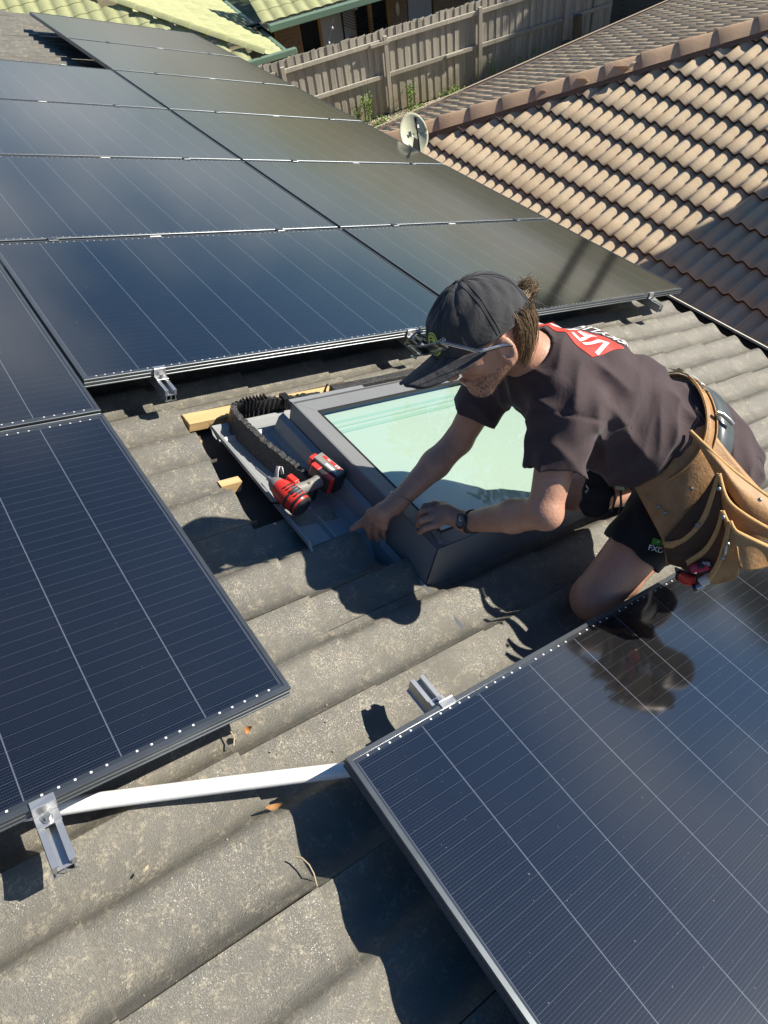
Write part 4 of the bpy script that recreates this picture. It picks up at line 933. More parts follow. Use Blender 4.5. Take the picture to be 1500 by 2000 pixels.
# ---- two storey house added to shade the brown roof, and tall gum trees standing out of the frame (their shade and reflections are in view)
nh = thing('shade_caster_house', 'unseen rendered house added right of the brown roof to cast its straight shade line', 'house', (12, -2, -5.2))
bx = Matrix.Translation((7.15, .315, 0)) @ Matrix.Rotation(-.154, 4, 'Z')
b = MB(); b.box(0, 9, -7, 0, -5.2, .97); put('wall', b, M_render, nh, bx)
b = MB(); b.box(-.01, 9, -7, .0, .9701, 1.0); put('roof', b, M_cap, nh, bx)
for k in range(4):
    b = MB(); b.box(-.012, -.002, -6.2 + 1.6 * k, -5.2 + 1.6 * k, -1.2, -.1); put('window', b, M_darkglass, nh, bx)
def tree(x, y, h, r, seed, label, n=5200):
    t = thing('gum_tree', label, 'tree', (x, y, -5.2), I4, 'tall gum trees beyond the houses')
    R = random.Random(seed); b = MB(); c0 = Vector((x, y, -5.2))
    b.tube([c0, c0 + Vector((R.uniform(-.3, .3), R.uniform(-.3, .3), h * .4)), c0 + Vector((R.uniform(-.6, .6), R.uniform(-.6, .6), h * .8))], [.28, .2, .08], 10)
    bl = []
    for k in range(9):
        a = R.uniform(0, 6.28); rr = r * R.uniform(.2, .75); e = c0 + Vector((cos(a) * rr, sin(a) * rr, h * R.uniform(.45, .95))); b.tube([c0 + Vector((0, 0, h * R.uniform(.3, .5))), e], [.10, .03], 6); bl.append((e, r * R.uniform(.28, .5)))
    put('trunk', b, M_log, t)
    def f(R):
        e, q = bl[R.randrange(len(bl))]; d = Vector((R.gauss(0, 1), R.gauss(0, 1), R.gauss(0, .8))).normalized() * q * R.random() ** .4; return e + d
    me = leafcloud(n, f, .10, .26, seed, .5); me.materials.append(M_leaf); put('crown', me, None, t)
tree(24.0, 0.0, 12.0, 3.0, 1, 'gum tree right of the brown house', 7000)
tree(24.3, 7.6, 10.5, 2.5, 2, 'broad gum tree shading the end of the fence', 7000)
tree(25.0, 16.0, 15.5, 4.2, 3, 'gum tree beyond the slatted screen')
tree(29.0, 17.0, 15.0, 4.2, 4, 'widest gum tree farthest behind the slatted screen')
tree(27.5, 11.0, 15.0, 3.6, 5, 'tall gum tree between the two broad ones')
tree(30.5, 6.5, 16.0, 4.0, 6, 'tall gum tree behind the broad one')

# ================================================================== small signed distance modeller (smooth unions, meshed by surface nets)
class SDF:
    def __init__(s, lo, hi, h):
        s.lo = np.array(lo, np.float32); s.h = h; s.n = np.ceil((np.array(hi) - s.lo) / h).astype(int) + 1; s.D = np.full(s.n, .08, np.float32)
    def region(s, lo, hi):
        a = np.clip(np.floor((np.array(lo) - s.lo) / s.h).astype(int), 0, s.n); b = np.clip(np.ceil((np.array(hi) - s.lo) / s.h).astype(int) + 1, 0, s.n)
        if np.any(b <= a): return None
        ax = [s.lo[i] + s.h * np.arange(a[i], b[i], dtype=np.float32) for i in range(3)]
        return (slice(a[0], b[0]), slice(a[1], b[1]), slice(a[2], b[2])), ax[0][:, None, None], ax[1][None, :, None], ax[2][None, None, :]
    def put(s, sl, d, k, op):
        A = s.D[sl]
        if op == 'u':
            if k > 0: q = np.maximum(k - np.abs(A - d), 0) / k; s.D[sl] = np.minimum(A, d) - q * q * k * .25
            else: s.D[sl] = np.minimum(A, d)
        elif op == 's':
            if k > 0: q = np.maximum(k - np.abs(A + d), 0) / k; s.D[sl] = np.maximum(A, -d) + q * q * k * .25
            else: s.D[sl] = np.maximum(A, -d)
    def cone(s, a, b, ra, rb, k=.02, op='u', cut=None):
        a = np.array(a, float); b = np.array(b, float); m = max(ra, rb) + k + 2 * s.h
        R = s.region(np.minimum(a, b) - m, np.maximum(a, b) + m)
        if R is None: return
        sl, X, Y, Z = R; d = b - a; L2 = d @ d
        t = ((X - a[0]) * d[0] + (Y - a[1]) * d[1] + (Z - a[2]) * d[2]) / L2; tc = np.clip(t, 0, 1)
        q = np.sqrt((X - a[0] - tc * d[0]) ** 2 + (Y - a[1] - tc * d[1]) ** 2 + (Z - a[2] - tc * d[2]) ** 2) - (ra + (rb - ra) * tc)
        if cut: q = np.maximum(q, np.maximum((cut[0] - t), (t - cut[1])) * sqrt(L2))
        s.put(sl, q.astype(np.float32), k, op)
    def chain(s, P, R, k=.02, op='u'):
        for i in range(len(P) - 1): s.cone(P[i], P[i + 1], R[i], R[i + 1], k, op)
    def ell(s, c, ax, r, k=.02, op='u'):
        """ellipsoid with axes (unit vectors) and radii"""
        c = np.array(c, float); m = max(r) + k + 2 * s.h; R = s.region(c - m, c + m)
        if R is None: return
        sl, X, Y, Z = R; X = X - c[0]; Y = Y - c[1]; Z = Z - c[2]; e = 0; e2 = 0
        for v, q in zip(ax, r):
            w = X * v[0] + Y * v[1] + Z * v[2]; e = e + (w / q) ** 2; e2 = e2 + (w / (q * q)) ** 2
        e = np.sqrt(e); d = e * (e - 1) / np.maximum(np.sqrt(e2), 1e-5); s.put(sl, np.clip(d, -.08, .08).astype(np.float32), k, op)
    def loft(s, S, k=.02, pad=.0):
        """S: list of (centre, left, w, d): elliptical sections"""
        for (c0, l0, w0, d0), (c1, l1, w1, d1) in zip(S[:-1], S[1:]):
            c0 = np.array(c0, float); c1 = np.array(c1, float); a = c1 - c0; L = np.linalg.norm(a); a /= L
            m = max(w0, w1, d0, d1) + k + .03; R = s.region(np.minimum(c0, c1) - m, np.maximum(c0, c1) + m)
            if R is None: continue
            sl, X, Y, Z = R; X = X - c0[0]; Y = Y - c0[1]; Z = Z - c0[2]; t = X * a[0] + Y * a[1] + Z * a[2]; tc = np.clip(t / L, 0, 1)
            l = np.array(l0, float) + 0; l = (np.array(l0, float) + np.array(l1, float)) / 2; l -= a * (l @ a); l /= np.linalg.norm(l); u = np.cross(l, a)
            w = w0 + (w1 - w0) * tc + pad; d = d0 + (d1 - d0) * tc + pad; x = (X * l[0] + Y * l[1] + Z * l[2]) / w; y = (X * u[0] + Y * u[1] + Z * u[2]) / d
            o = (t - tc * L) / (np.minimum(w, d) * .8); e = np.sqrt(x * x + y * y + o * o + 1e-9)
            g = np.sqrt((x / w) ** 2 + (y / d) ** 2 + (o / (np.minimum(w, d) * .8)) ** 2 + 1e-9); q = e * (e - 1) / g
            s.put(sl, np.clip(q, -.08, .08).astype(np.float32), k, 'u')
    def disp(s, lo, hi, fn):
        R = s.region(lo, hi)
        if R is None: return
        sl, X, Y, Z = R; s.D[sl] += fn(X, Y, Z).astype(np.float32)
    def plane(s, p, n):
        """keep the side the normal points away from"""
        ax = [s.lo[i] + s.h * np.arange(s.n[i], dtype=np.float32) for i in range(3)]
        d = (ax[0][:, None, None] - p[0]) * n[0] + (ax[1][None, :, None] - p[1]) * n[1] + (ax[2][None, None, :] - p[2]) * n[2]
        s.D = np.maximum(s.D, d.astype(np.float32))
    def mesh(s, name, smooth=2):
        D = s.D; I = D < 0; nx, ny, nz = D.shape
        c = I[:-1, :-1, :-1].astype(np.uint8)
        for i, j, k in ((1, 0, 0), (0, 1, 0), (0, 0, 1), (1, 1, 0), (1, 0, 1), (0, 1, 1), (1, 1, 1)): c = c + I[i:nx - 1 + i, j:ny - 1 + j, k:nz - 1 + k]
        act = (c > 0) & (c < 8); idx = np.argwhere(act); N = len(idx); mp = np.full(act.shape, -1, np.int32); mp[act] = np.arange(N)
        P = np.zeros((N, 3)); W = np.zeros(N); off = [(i, j, k) for i in (0, 1) for j in (0, 1) for k in (0, 1)]
        val = {o: D[idx[:, 0] + o[0], idx[:, 1] + o[1], idx[:, 2] + o[2]] for o in off}
        for o in off:
            for ax_ in range(3):
                if o[ax_]: continue
                o2 = list(o); o2[ax_] = 1; o2 = tuple(o2); a = val[o]; b = val[o2]; m = (a < 0) != (b < 0)
                t = np.where(m, a / np.where(m, a - b, 1), 0); q = np.tile(np.array(o, float), (N, 1)); q[:, ax_] += t; P += q * m[:, None]; W += m
        P = P / W[:, None] + idx; F = []
        for ax_ in range(3):
            sl0 = [slice(None)] * 3; sl1 = [slice(None)] * 3; sl0[ax_] = slice(0, -1); sl1[ax_] = slice(1, None)
            a = I[tuple(sl0)]; b = I[tuple(sl1)]; e = np.argwhere(a != b); u, v = [(1, 2), (2, 0), (0, 1)][ax_]
            e = e[(e[:, u] > 0) & (e[:, v] > 0) & (e[:, u] < act.shape[u]) & (e[:, v] < act.shape[v])]
            fl = a[e[:, 0], e[:, 1], e[:, 2]]; q = []
            for du, dv in ((1, 1), (0, 1), (0, 0), (1, 0)):
                r = e.copy(); r[:, u] -= du; r[:, v] -= dv; q.append(mp[r[:, 0], r[:, 1], r[:, 2]])
            q = np.stack(q, 1); q = np.where(fl[:, None], q, q[:, ::-1]); F.append(q[(q >= 0).all(1)])
        F = np.concatenate(F); V = P * s.h + s.lo
        for _ in range(smooth):
            A = np.zeros_like(V); C_ = np.zeros(N)
            for i, j in ((0, 1), (1, 2), (2, 3), (3, 0)):
                np.add.at(A, F[:, i], V[F[:, j]]); np.add.at(A, F[:, j], V[F[:, i]]); np.add.at(C_, F[:, i], 1); np.add.at(C_, F[:, j], 1)
            V = V * .5 + .5 * A / C_[:, None]
        return mesh_np(name, V, F)

# ================================================================== the worker (roof coordinates)
def v3(*a): return np.array(a, float)
def nrm3(v): v = np.array(v, float); return v / np.linalg.norm(v)
Lsh = v3(-0.9732,-1.2185,0.4657); Lel = v3(-1.0589,-1.3279,0.2494); Lwr = v3(-1.0523,-1.1069,0.0297)
Rsh = v3(-0.9093,-0.9375,0.4429); Rel = v3(-0.9606,-0.9099,0.1669); Rwr = v3(-1.1679,-0.9241,-0.0003)
HC = v3(-1.1277,-1.0089,0.5997)
hF = nrm3((-.80, .13, -.59)); hU = nrm3((-.46, .50, .73)); hU = nrm3(hU - hF * (hU @ hF)); hL = np.cross(hU, hF)
def hd_(f, l, u): return HC + hF * f + hL * l + hU * u
SEC = [((-.975, -1.052, .525), (.12, -.98, .15), .078, .078), ((-.905, -1.058, .480), (.12, -.98, .15), .190, .112), ((-.800, -1.120, .440), (-.15, -.97, .08), .204, .150),
       ((-.680, -1.195, .398), (-.38, -.92, .05), .176, .142), ((-.565, -1.280, .357), (-.5, -.865, 0), .168, .132), ((-.455, -1.360, .310), (-.5, -.865, 0), .180, .140), ((-.375, -1.410, .262), (-.5, -.865, 0), .165, .130)]
axT = nrm3(np.array(SEC[5][0]) - np.array(SEC[2][0])); lfT = nrm3((-.5, -.865, 0)); lfT = nrm3(lfT - axT * (lfT @ axT)); dsT = np.cross(lfT, axT)
if dsT[2] < 0: dsT = -dsT
Lhip = v3(-.525, -1.420, .250); Rhip = v3(-.345, -1.300, .265)
Lkn = v3(-.800, -1.452, -.075); Rkn = v3(-0.5429,-1.1085,-0.0117)
Lank = v3(-.385, -1.405, -.100); Rank = v3(-.16, -1.17, -.105)
worker = thing('person', 'man in cap, dark shirt and shorts kneeling on the roof beside the skylight', 'person', tuple(Lkn - v3(0, 0, .07)), ROOF)

S = SDF((-1.36, -1.62, -.19), (.12, -.74, .80), .0042)
# head
S.ell(HC, (hF, hL, hU), (.112, .085, .108), .02)
S.cone(hd_(.030, 0, -.060), hd_(.066, 0, -.112), .058, .030, .03)          # lower face to chin
S.cone(hd_(-.005, .050, -.070), hd_(.058, .018, -.112), .024, .022, .03); S.cone(hd_(-.005, -.050, -.070), hd_(.058, -.018, -.112), .024, .022, .03)
S.cone(hd_(.088, 0, -.008), hd_(.122, 0, -.052), .010, .012, .012)            # nose
S.ell(hd_(.112, .011, -.056), (hF, hL, hU), (.010, .008, .008), .006); S.ell(hd_(.112, -.011, -.056), (hF, hL, hU), (.010, .008, .008), .006)
S.cone(hd_(.084, .040, .004), hd_(.094, .012, .004), .011, .010, .014); S.cone(hd_(.084, -.040, .004), hd_(.094, -.012, .004), .011, .010, .014)   # brows
S.ell(hd_(.062, .050, -.045), (hF, hL, hU), (.026, .018, .022), .02); S.ell(hd_(.062, -.050, -.045), (hF, hL, hU), (.026, .018, .022), .02)       # cheekbones
S.ell(hd_(.098, .032, -.020), (hF, hL, hU), (.014, .013, .010), .008, 's'); S.ell(hd_(.098, -.032, -.020), (hF, hL, hU), (.014, .013, .010), .008, 's')
S.ell(hd_(.089, .030, -.020), (hF, hL, hU), (.011, .012, .009), .003)
S.cone(hd_(.098, .017, -.082), hd_(.098, -.017, -.082), .0065, .0065, .006); S.cone(hd_(.094, .015, -.092), hd_(.094, -.015, -.092), .007, .007, .006)
# left ear
ea = hd_(-.006, .089, -.046)
S.ell(ea, (nrm3(hF * .9 - hL * .35), nrm3(hL * .9 + hF * .35), hU), (.022, .009, .038), .006)
S.ell(ea + hL * .006 + hF * .002, (nrm3(hF * .9 - hL * .35), nrm3(hL * .9 + hF * .35), hU), (.010, .006, .020), .004, 's')
S.cone(ea - hU * .026 + hF * .004, ea - hU * .034 + hF * .006, .008, .007, .006)
# neck and trunk
nb = np.array(SEC[0][0]); S.cone(hd_(-.040, 0, -.060), nb + v3(.02, 0, -.01), .060, .066, .03)
S.loft([(c, l, w * .86, d * .86) for c, l, w, d in SEC], .03)
# arms
def arm(sh, el, wr, r, side):
    S.cone(sh, el, r[0], r[1], .02); m = el * .62 + wr * .38; S.cone(el, m, r[1], r[2], .018); S.cone(m, wr, r[2], r[3], .018)
arm(Lsh, Lel, Lwr, (.058, .042, .044, .0285), 1)
arm(Rsh, Rel, Rwr, (.056, .041, .043, .0285), -1)
S.ell(Lel + nrm3(Lel - (Lsh + Lwr) / 2) * .012, ((1, 0, 0), (0, 1, 0), (0, 0, 1)), (.034, .034, .034), .02)
# hands
def hand(wr, palm, bases, pips, tips, thumb, rp_=.017, flat=.62):
    c = sum(bases) / len(bases); ax = nrm3(c - wr); sd = nrm3(bases[0] - bases[-1]); n_ = np.cross(ax, sd)
    S.cone(wr, palm, .028, .028, .02)
    for b in bases: S.cone(palm, b, .021, .0125, .012)
    for i, (b, p, t) in enumerate(zip(bases, pips, tips)):
        q = (1.0, 1.05, 1.0, .86)[i]; S.cone(b, p, .0118 * q, .0105 * q, .004); m = (p + t) / 2; S.cone(p, m, .0102 * q, .0094 * q, .003); S.cone(m, t, .0094 * q, .0078 * q, .002)
    S.cone(palm, thumb[0], .022, .0165, .014); S.cone(thumb[0], thumb[1], .0155, .0128, .008); S.cone(thumb[1], thumb[2], .0125, .0095, .003)
hand(Lwr, v3(-1.0828,-1.0495,0.0260), [v3(-1.0841,-1.0012,0.0240), v3(-1.1159,-1.0189,0.0270), v3(-1.1349,-1.0427,0.0250), v3(-1.1372,-1.0671,0.0180)],
     [v3(-1.1166,-0.9923,0.0220), v3(-1.1449,-1.0100,0.0220), v3(-1.1663,-1.0373,0.0200), v3(-1.1702,-1.0619,0.0120)],
     [v3(-1.1152,-0.9807,-0.0120), v3(-1.1416,-0.9969,-0.0140), v3(-1.1601,-1.0208,-0.0160), v3(-1.1739,-1.0462,-0.0180)],
     [v3(-1.0545,-1.0040,0.0080), v3(-1.0588,-0.9740,-0.0040), v3(-1.0708,-0.9665,-0.0120)])
hand(Rwr, v3(-1.2157,-0.9244,-0.0200), [v3(-1.2311,-0.8854,-0.0480), v3(-1.2355,-0.9090,-0.0520), v3(-1.2313,-0.9310,-0.0560), v3(-1.2187,-0.9468,-0.0600)],
     [v3(-1.2334,-0.8768,-0.0980), v3(-1.2325,-0.8969,-0.1050), v3(-1.2189,-0.9171,-0.1080), v3(-1.2013,-0.9323,-0.1040)],
     [v3(-1.2124,-0.8823,-0.1400), v3(-1.2149,-0.9001,-0.1500), v3(-1.1978,-0.9158,-0.1520), v3(-1.1760,-0.9200,-0.1460)],
     [v3(-1.2216,-0.9034,-0.0450), v3(-1.2350,-0.8685,-0.1000), v3(-1.2632,-0.8580,-0.1260)])
# legs
S.cone(Lhip, Lkn, .092, .066, .03); S.ell(Lkn + v3(-.01, 0, .0), ((1, 0, 0), (0, 1, 0), (0, 0, 1)), (.064, .060, .066), .03)
mL = Lkn * .62 + Lank * .38; S.cone(Lkn + v3(.03, .01, -.01), mL, .056, .058, .02); S.cone(mL, Lank, .058, .038, .02)
S.cone(Rhip, Rkn, .092, .066, .03); mR = Rkn * .6 + Rank * .4; S.cone(Rkn, mR, .058, .058, .02); S.cone(mR, Rank, .058, .038, .02)
for k_, d_ in ((Lank, v3(.17, .03, -.01)), (Rank, v3(.17, -.02, -.01))): S.cone(k_, k_ + d_, .045, .032, .02)
body = put('body', S.mesh('body', 1), M_skin, worker, ROOF)

Bt = SDF((-.50, -1.56, -.17), (.16, -1.04, .04), .0055)
for k_, s_ in ((Lank, .03), (Rank, -.02)):
    k_ = k_ + v3(0, 0, .004); Bt.cone(k_ + v3(-.05, 0, .01), k_ + v3(.02, 0, 0), .052, .050, .02, cut=(0, 3)); Bt.cone(k_ + v3(.01, 0, -.005), k_ + v3(.16, s_, .0), .047, .036, .03); Bt.cone(k_ + v3(.12, s_ * .8, .02), k_ + v3(.17, s_, -.02), .03, .03, .02)
put('boots', Bt.mesh('boots'), simple('tan_work_boot', (.22, .12, .05), .8, bump=.3), worker, ROOF)
# shirt
T = SDF((-1.16, -1.66, .10), (-.16, -.72, .70), .0044)
T.loft(SEC, .045); T.ell(v3(-.70, -1.24, .33), (axT, lfT, dsT), (.16, .15, .11), .05)      # cloth hanging at the belly
T.cone(Lsh + v3(.02, .05, 0), Lsh, .080, .082, .05)
def sleeve(sh, el, f, r0, r1):
    hem = sh + (el - sh) * f; T.cone(sh, hem, r0, r1, .035, cut=(-2, 1.0)); return hem, nrm3(el - sh)
lh = sleeve(Lsh, Lel + v3(.012, .0, .0), .60, .083, .082); rh = sleeve(Rsh, Rel, .62, .078, .078)
T.disp((-1.16, -1.66, .10), (-.16, -.72, .70), lambda X, Y, Z: (
    (lambda a, l, d: -.0095 * np.exp(-((a - .24) / .14) ** 2) * ((1 - 2 * np.abs(np.sin(a * 36 + 5 * l + 1.6 * np.sin(l * 17)))) * .55 + .5 * np.sin(a * 41 - 11 * l + 1.3))
     - .0035 * np.sin(a * 33 + l * 46 + 1.8 * np.sin(a * 19 + d * 12)) * np.exp(-((a - .08) / .16) ** 2)
     - .0045 * (1 - 2 * np.abs(np.sin(l * 24 + a * 15 + 1.5 * np.sin(a * 22 + d * 30)))) - .0040 * np.sin(l * 60 + a * 22 + 2 * np.sin(a * 15)) * np.exp(-((d + .06) / .07) ** 2))
    ((X + .80) * axT[0] + (Y + 1.115) * axT[1] + (Z - .425) * axT[2], (X + .80) * lfT[0] + (Y + 1.115) * lfT[1] + (Z - .425) * lfT[2], (X + .80) * dsT[0] + (Y + 1.115) * dsT[1] + (Z - .425) * dsT[2])))
sa = nrm3(Lel - Lsh)
T.disp(tuple(Lsh - .14), tuple(Lsh + .14), lambda X, Y, Z: .0042 * np.exp(-((((X - Lsh[0]) * sa[0] + (Y - Lsh[1]) * sa[1] + (Z - Lsh[2]) * sa[2]) - .012) / .0055) ** 2))
T.disp(tuple(Lsh - .16), tuple(Lsh + .2), lambda X, Y, Z: -.0048 * np.sin(((X - Lsh[0]) * sa[0] + (Y - Lsh[1]) * sa[1] + (Z - Lsh[2]) * sa[2]) * 52 + (X - Z) * 38 + 2 * np.sin(Y * 40)) * np.exp(-((X - Lsh[0]) ** 2 + (Y - Lsh[1]) ** 2 + (Z - Lsh[2]) ** 2) / .016))
for (hm, d), el, ri in ((lh, Lel, .066), (rh, Rel, .062)): T.cone(hm - d * .045, hm + d * .05, ri, ri + .006, .004, 's')
# neckline opening
T.cone(nb + v3(-.060, .0, .06), nb + v3(-.005, .002, .022), .085, .064, .006, 's')
# hem of the tail below the belt
T.plane(np.array(SEC[6][0]) + axT * .085, axT)
shirt_me = T.mesh('shirt', 2); shirt = put('shirt', shirt_me, M_shirt, worker, ROOF)
bv = BVHTree.FromPolygons([v.co.copy() for v in shirt_me.vertices], [tuple(p.vertices) for p in shirt_me.polygons])

# shorts
U_ = SDF((-.86, -1.62, -.06), (-.10, -1.05, .42), .0044)
U_.loft([(c, l, w * .97, d * .97) for c, l, w, d in SEC[4:]], .03)
for hp, kn, f in ((Lhip, Lkn, .62), (Rhip, Rkn, .55)):
    e = hp + (kn - hp) * f; U_.cone(hp, e, .108, .096, .03, cut=(-2, 1))
    d = nrm3(kn - hp); U_.disp(tuple(np.minimum(hp, e) - .12), tuple(np.maximum(hp, e) + .12), lambda X, Y, Z: -.003 * np.sin((X * d[0] + Y * d[1] + Z * d[2]) * 70 + 30 * X + 2 * np.sin(40 * Y)))
    U_.cone(e - d * .04, e + d * .05, .084, .088, .003, 's')
U_.ell(v3(-.50, -1.375, .225), (axT, lfT, dsT), (.14, .15, .12), .04)
put('shorts', U_.mesh('shorts', 2), M_shorts, worker, ROOF)

def project(me, org, ux, uy, off, cast, back=.25):
    """lays a flat mesh (x,y) onto the shirt: org + x*ux + y*uy, cast along a direction"""
    cast = Vector(cast).normalized(); bad = 0
    for v in me.vertices:
        o = Vector(org) + Vector(ux) * v.co.x + Vector(uy) * v.co.y - cast * back; hit, n_, i, d = bv.ray_cast(o, cast, .6)
        if hit is None: bad += 1; v.co = o + cast * (back + .05)
        else: v.co = hit + n_.normalized() * (off + v.co.z * .0)
    me.update(); return bad
def dice(me, L):
    bm = bmesh.new(); bm.from_mesh(me); bmesh.ops.triangulate(bm, faces=bm.faces)
    for _ in range(5):
        e = [x for x in bm.edges if x.calc_length() > L]
        if not e: break
        bmesh.ops.subdivide_edges(bm, edges=e, cuts=1, use_grid_fill=False); bmesh.ops.triangulate(bm, faces=[f for f in bm.faces if len(f.verts) > 3])
    bm.to_mesh(me); bm.free(); return me

# ================================================================== cap, hair, glasses
CC = HC + hU * .018 + hF * -.004
def hm(f, l, u, o=None): return Vector((CC if o is None else o) + hF * f + hL * l + hU * u)
cap = None
NS, NR = 96, 26; R = random.Random(9)
def crown(th, ph, inset=0.0):
    """th from the top (0) to the rim (1); ph angle about the head axis, 0 = forehead"""
    a = th * radians(98); rx, ry, rz = .130 - inset, .101 - inset, .112 - inset
    rx = rx + .004 * cos(ph); f = rx * sin(a) ** .82 * cos(ph); l = ry * sin(a) ** .82 * sin(ph); u = rz * cos(a)
    u -= .012 * th * (1 - cos(ph)) * .5                                   # rim lower at the back
    seam = abs((ph / (pi / 3) + .5) % 1.0 - .5); k = -.0026 * math.exp(-(seam / .035) ** 2) * min(1, th * 4)
    wr = .0030 * sin(ph * 5 + th * 9 + 1.7 * sin(th * 7 + ph * 2)) * th * (1 - .3 * th) + .0016 * sin(ph * 13 + th * 17 + 2 * sin(ph * 3))
    front = max(0, cos(ph)) ** 2; wr += -.010 * front * math.exp(-((th - .30) / .16) ** 2) * (.6 + .4 * sin(ph * 6))
    s = 1 + (k + wr * .8) / .11
    return f * s, l * s, u * s
b = MB(); V = []
for i in range(NR + 1):
    for j in range(NS): V.append(hm(*crown(max(i / NR, .012), 2 * pi * j / NS)))
F = [(i * NS + j, (i + 1) * NS + j, (i + 1) * NS + (j + 1) % NS, i * NS + (j + 1) % NS) for i in range(NR) for j in range(NS)]
F = [f for f in F if not (f[0] // NS > 17 and abs(((f[0] % NS) / NS * 2 * pi) - pi) < .42)]      # opening at the back above the strap
b.add(V, F, True); b.add(V[:NS], [tuple(range(NS))], True)
cp = put('cap', b, M_cap_c, worker, ROOF, label='dark cap with a lime patch on the front'); so = cp.modifiers.new('s', 'SOLIDIFY'); so.thickness = .0035; so.offset = -1
b = grid(lambda u, v: tuple(hm(.0085 * sin(pi * .5 * u) * cos(2 * pi * v), .0085 * sin(pi * .5 * u) * sin(2 * pi * v), .1115 + .005 * cos(pi * .5 * u))), 5, 12); put('button', b, M_cap_c, cp, ROOF)
for ph, th in ((1.05, .50), (2.10, .46), (.0 + .52, .5)):
    p = hm(*crown(th, ph)); n_ = (p - Vector(CC)).normalized(); m = n_.to_track_quat('Z', 'Y').to_matrix().to_4x4(); m.translation = p
    b = MB(); q = [(.0042 * cos(t), .0042 * sin(t), .0006) for t in [2 * pi * k / 12 for k in range(13)]]; b.tube(q, .0012, 6, cap=False); put('eyelet', b, M_black, cp, ROOF @ m)
# seams as raised stitched ridges
for s_ in range(6):
    ph = (s_ + .5) * pi / 3 if False else s_ * pi / 3 + pi / 6
    for dp in (-.035, .035):
        q = [hm(*[c * 1.006 for c in crown(.05 + .93 * k / 18, ph + dp / max(.25, sin(k / 18 * 1.6)))]) for k in range(19)]
        if abs(ph - pi) < .5: q = q[:12]
        b = MB(); b.tube(q, .0007, 4, cap=False); put('stitching', b, M_cap_c, cp, ROOF)
# brim
def brim(u, v, off=0.0):
    ph = (u - .5) * radians(140); f0, l0, u0 = crown(.985, ph); ext = .102 * max(0.0, 1 - (abs(ph) / radians(70)) ** 4) ** .55
    k_ = ext / .102; f = f0 + ext * v * 1.02; l = l0 * (1 + .06 * v * k_) ; z = u0 - .004 - .012 * v * k_ - (l * l) * (1.3 + 1.9 * v) + .006 * v * v
    return tuple(hm(f, l, z + off + .005))
b = grid(lambda u, v: brim(u, v), 30, 10); br = put('brim', b, M_cap_c, cp, ROOF); so = br.modifiers.new('s', 'SOLIDIFY'); so.thickness = .004
for vv in (.3, .55, .8, .97):
    b = MB(); b.tube([Vector(brim(.03 + .94 * k / 30, vv)) + Vector(hU) * .0004 for k in range(31)], .0007, 4, cap=False); put('stitching', b, M_cap_c, br, ROOF)
b = grid(lambda u, v: tuple(hm(*[c * 1.012 for c in crown(.62 + .27 * (.5 + (u - .5) * .98 * 1.0), (v - .5) * .62)])), 8, 8)
# oval lime patch
b = MB(); n = 20; ctr = (.765, .22); ring = []
def pat(r, a, k): return tuple(hm(*[c * k for c in crown(ctr[0] + .150 * r * sin(a), ctr[1] + .26 * r * cos(a))]))
for k_, mt, r0, nm in ((1.018, M_lime, 1.0, 'lime_patch'), (1.024, M_dark, .86, 'patch_ring')):
    b = MB()
    if nm == 'lime_patch': b.add([pat(r0 * i / 4 + .001, 2 * pi * j / n, k_) for i in range(5) for j in range(n)], [(i * n + j, (i + 1) * n + j, (i + 1) * n + (j + 1) % n, i * n + (j + 1) % n) for i in range(4) for j in range(n)], True)
    else:
        b.add([pat(r, 2 * pi * j / n, k_) for r in (.86, .80) for j in range(n)], [(j, n + j, n + (j + 1) % n, (j + 1) % n) for j in range(n)], True)
        b.add([pat(.30 + .12 * (j % 2), 2 * pi * j / 10, k_) for j in range(10)] + [pat(.16, 2 * pi * j / 10, k_) for j in range(10)], [(j, 10 + j, 10 + (j + 1) % 10, (j + 1) % 10) for j in range(10)], True)
        b.add([pat(.62, -1.9, k_), pat(.62, -1.2, k_), pat(.5, -1.2, k_), pat(.5, -1.9, k_)], [(0, 1, 2, 3)])
    o = put(nm, b, mt, cp, ROOF, kind='stuff' if nm != 'lime_patch' else None)
# hair: strands from under the rim down to the collar, and a loose knot through the opening
R = random.Random(31); b = MB(); V = []; F = []
def strand(P, r0):
    P = [Vector(p) for p in P]; n = len(P)
    d = (P[-1] - P[0]).normalized(); w = Vector((R.gauss(0, 1), R.gauss(0, 1), R.gauss(0, 1))).cross(d).normalized(); w2 = d.cross(w); i0 = len(V)
    for i, p in enumerate(P):
        r = r0 * (1 - .75 * i / (n - 1)); V.extend([tuple(p + w * r), tuple(p - w * r * .5 + w2 * r * .8), tuple(p - w * r * .5 - w2 * r * .8)])
    for i in range(n - 1):
        for k in range(3): F.append((i0 + i * 3 + k, i0 + i * 3 + (k + 1) % 3, i0 + (i + 1) * 3 + (k + 1) % 3, i0 + (i + 1) * 3 + k))
for k in range(3200):
    ph = R.uniform(1.98, 2 * pi - 1.95); th = R.uniform(.86, .99); s0 = crown(th, ph, .006 + .010 * R.random())
    p0 = hm(*s0); side = sin(ph); drop = R.uniform(.070, .128) * (1.0 if cos(ph) < -.5 else .8)
    lay_ = R.uniform(-.006, .010)
    def pt(t):
        pull = 1 - .50 * t * t; f = s0[0] * pull + .006 * t; l = s0[1] * (1 - .22 * t) ; u = s0[2] - drop * t
        o = Vector((f, l, 0)).normalized() * (lay_ * (1 - .3 * t) + .012 * sin(pi * t))
        return hm(f + o.x + .003 * sin(6 * t + k), l + o.y + .003 * cos(5 * t + k * .7), u)
    strand([pt(t / 6) for t in range(7)], R.uniform(.0006, .0014))
kc = hm(-.136, .010, .002)
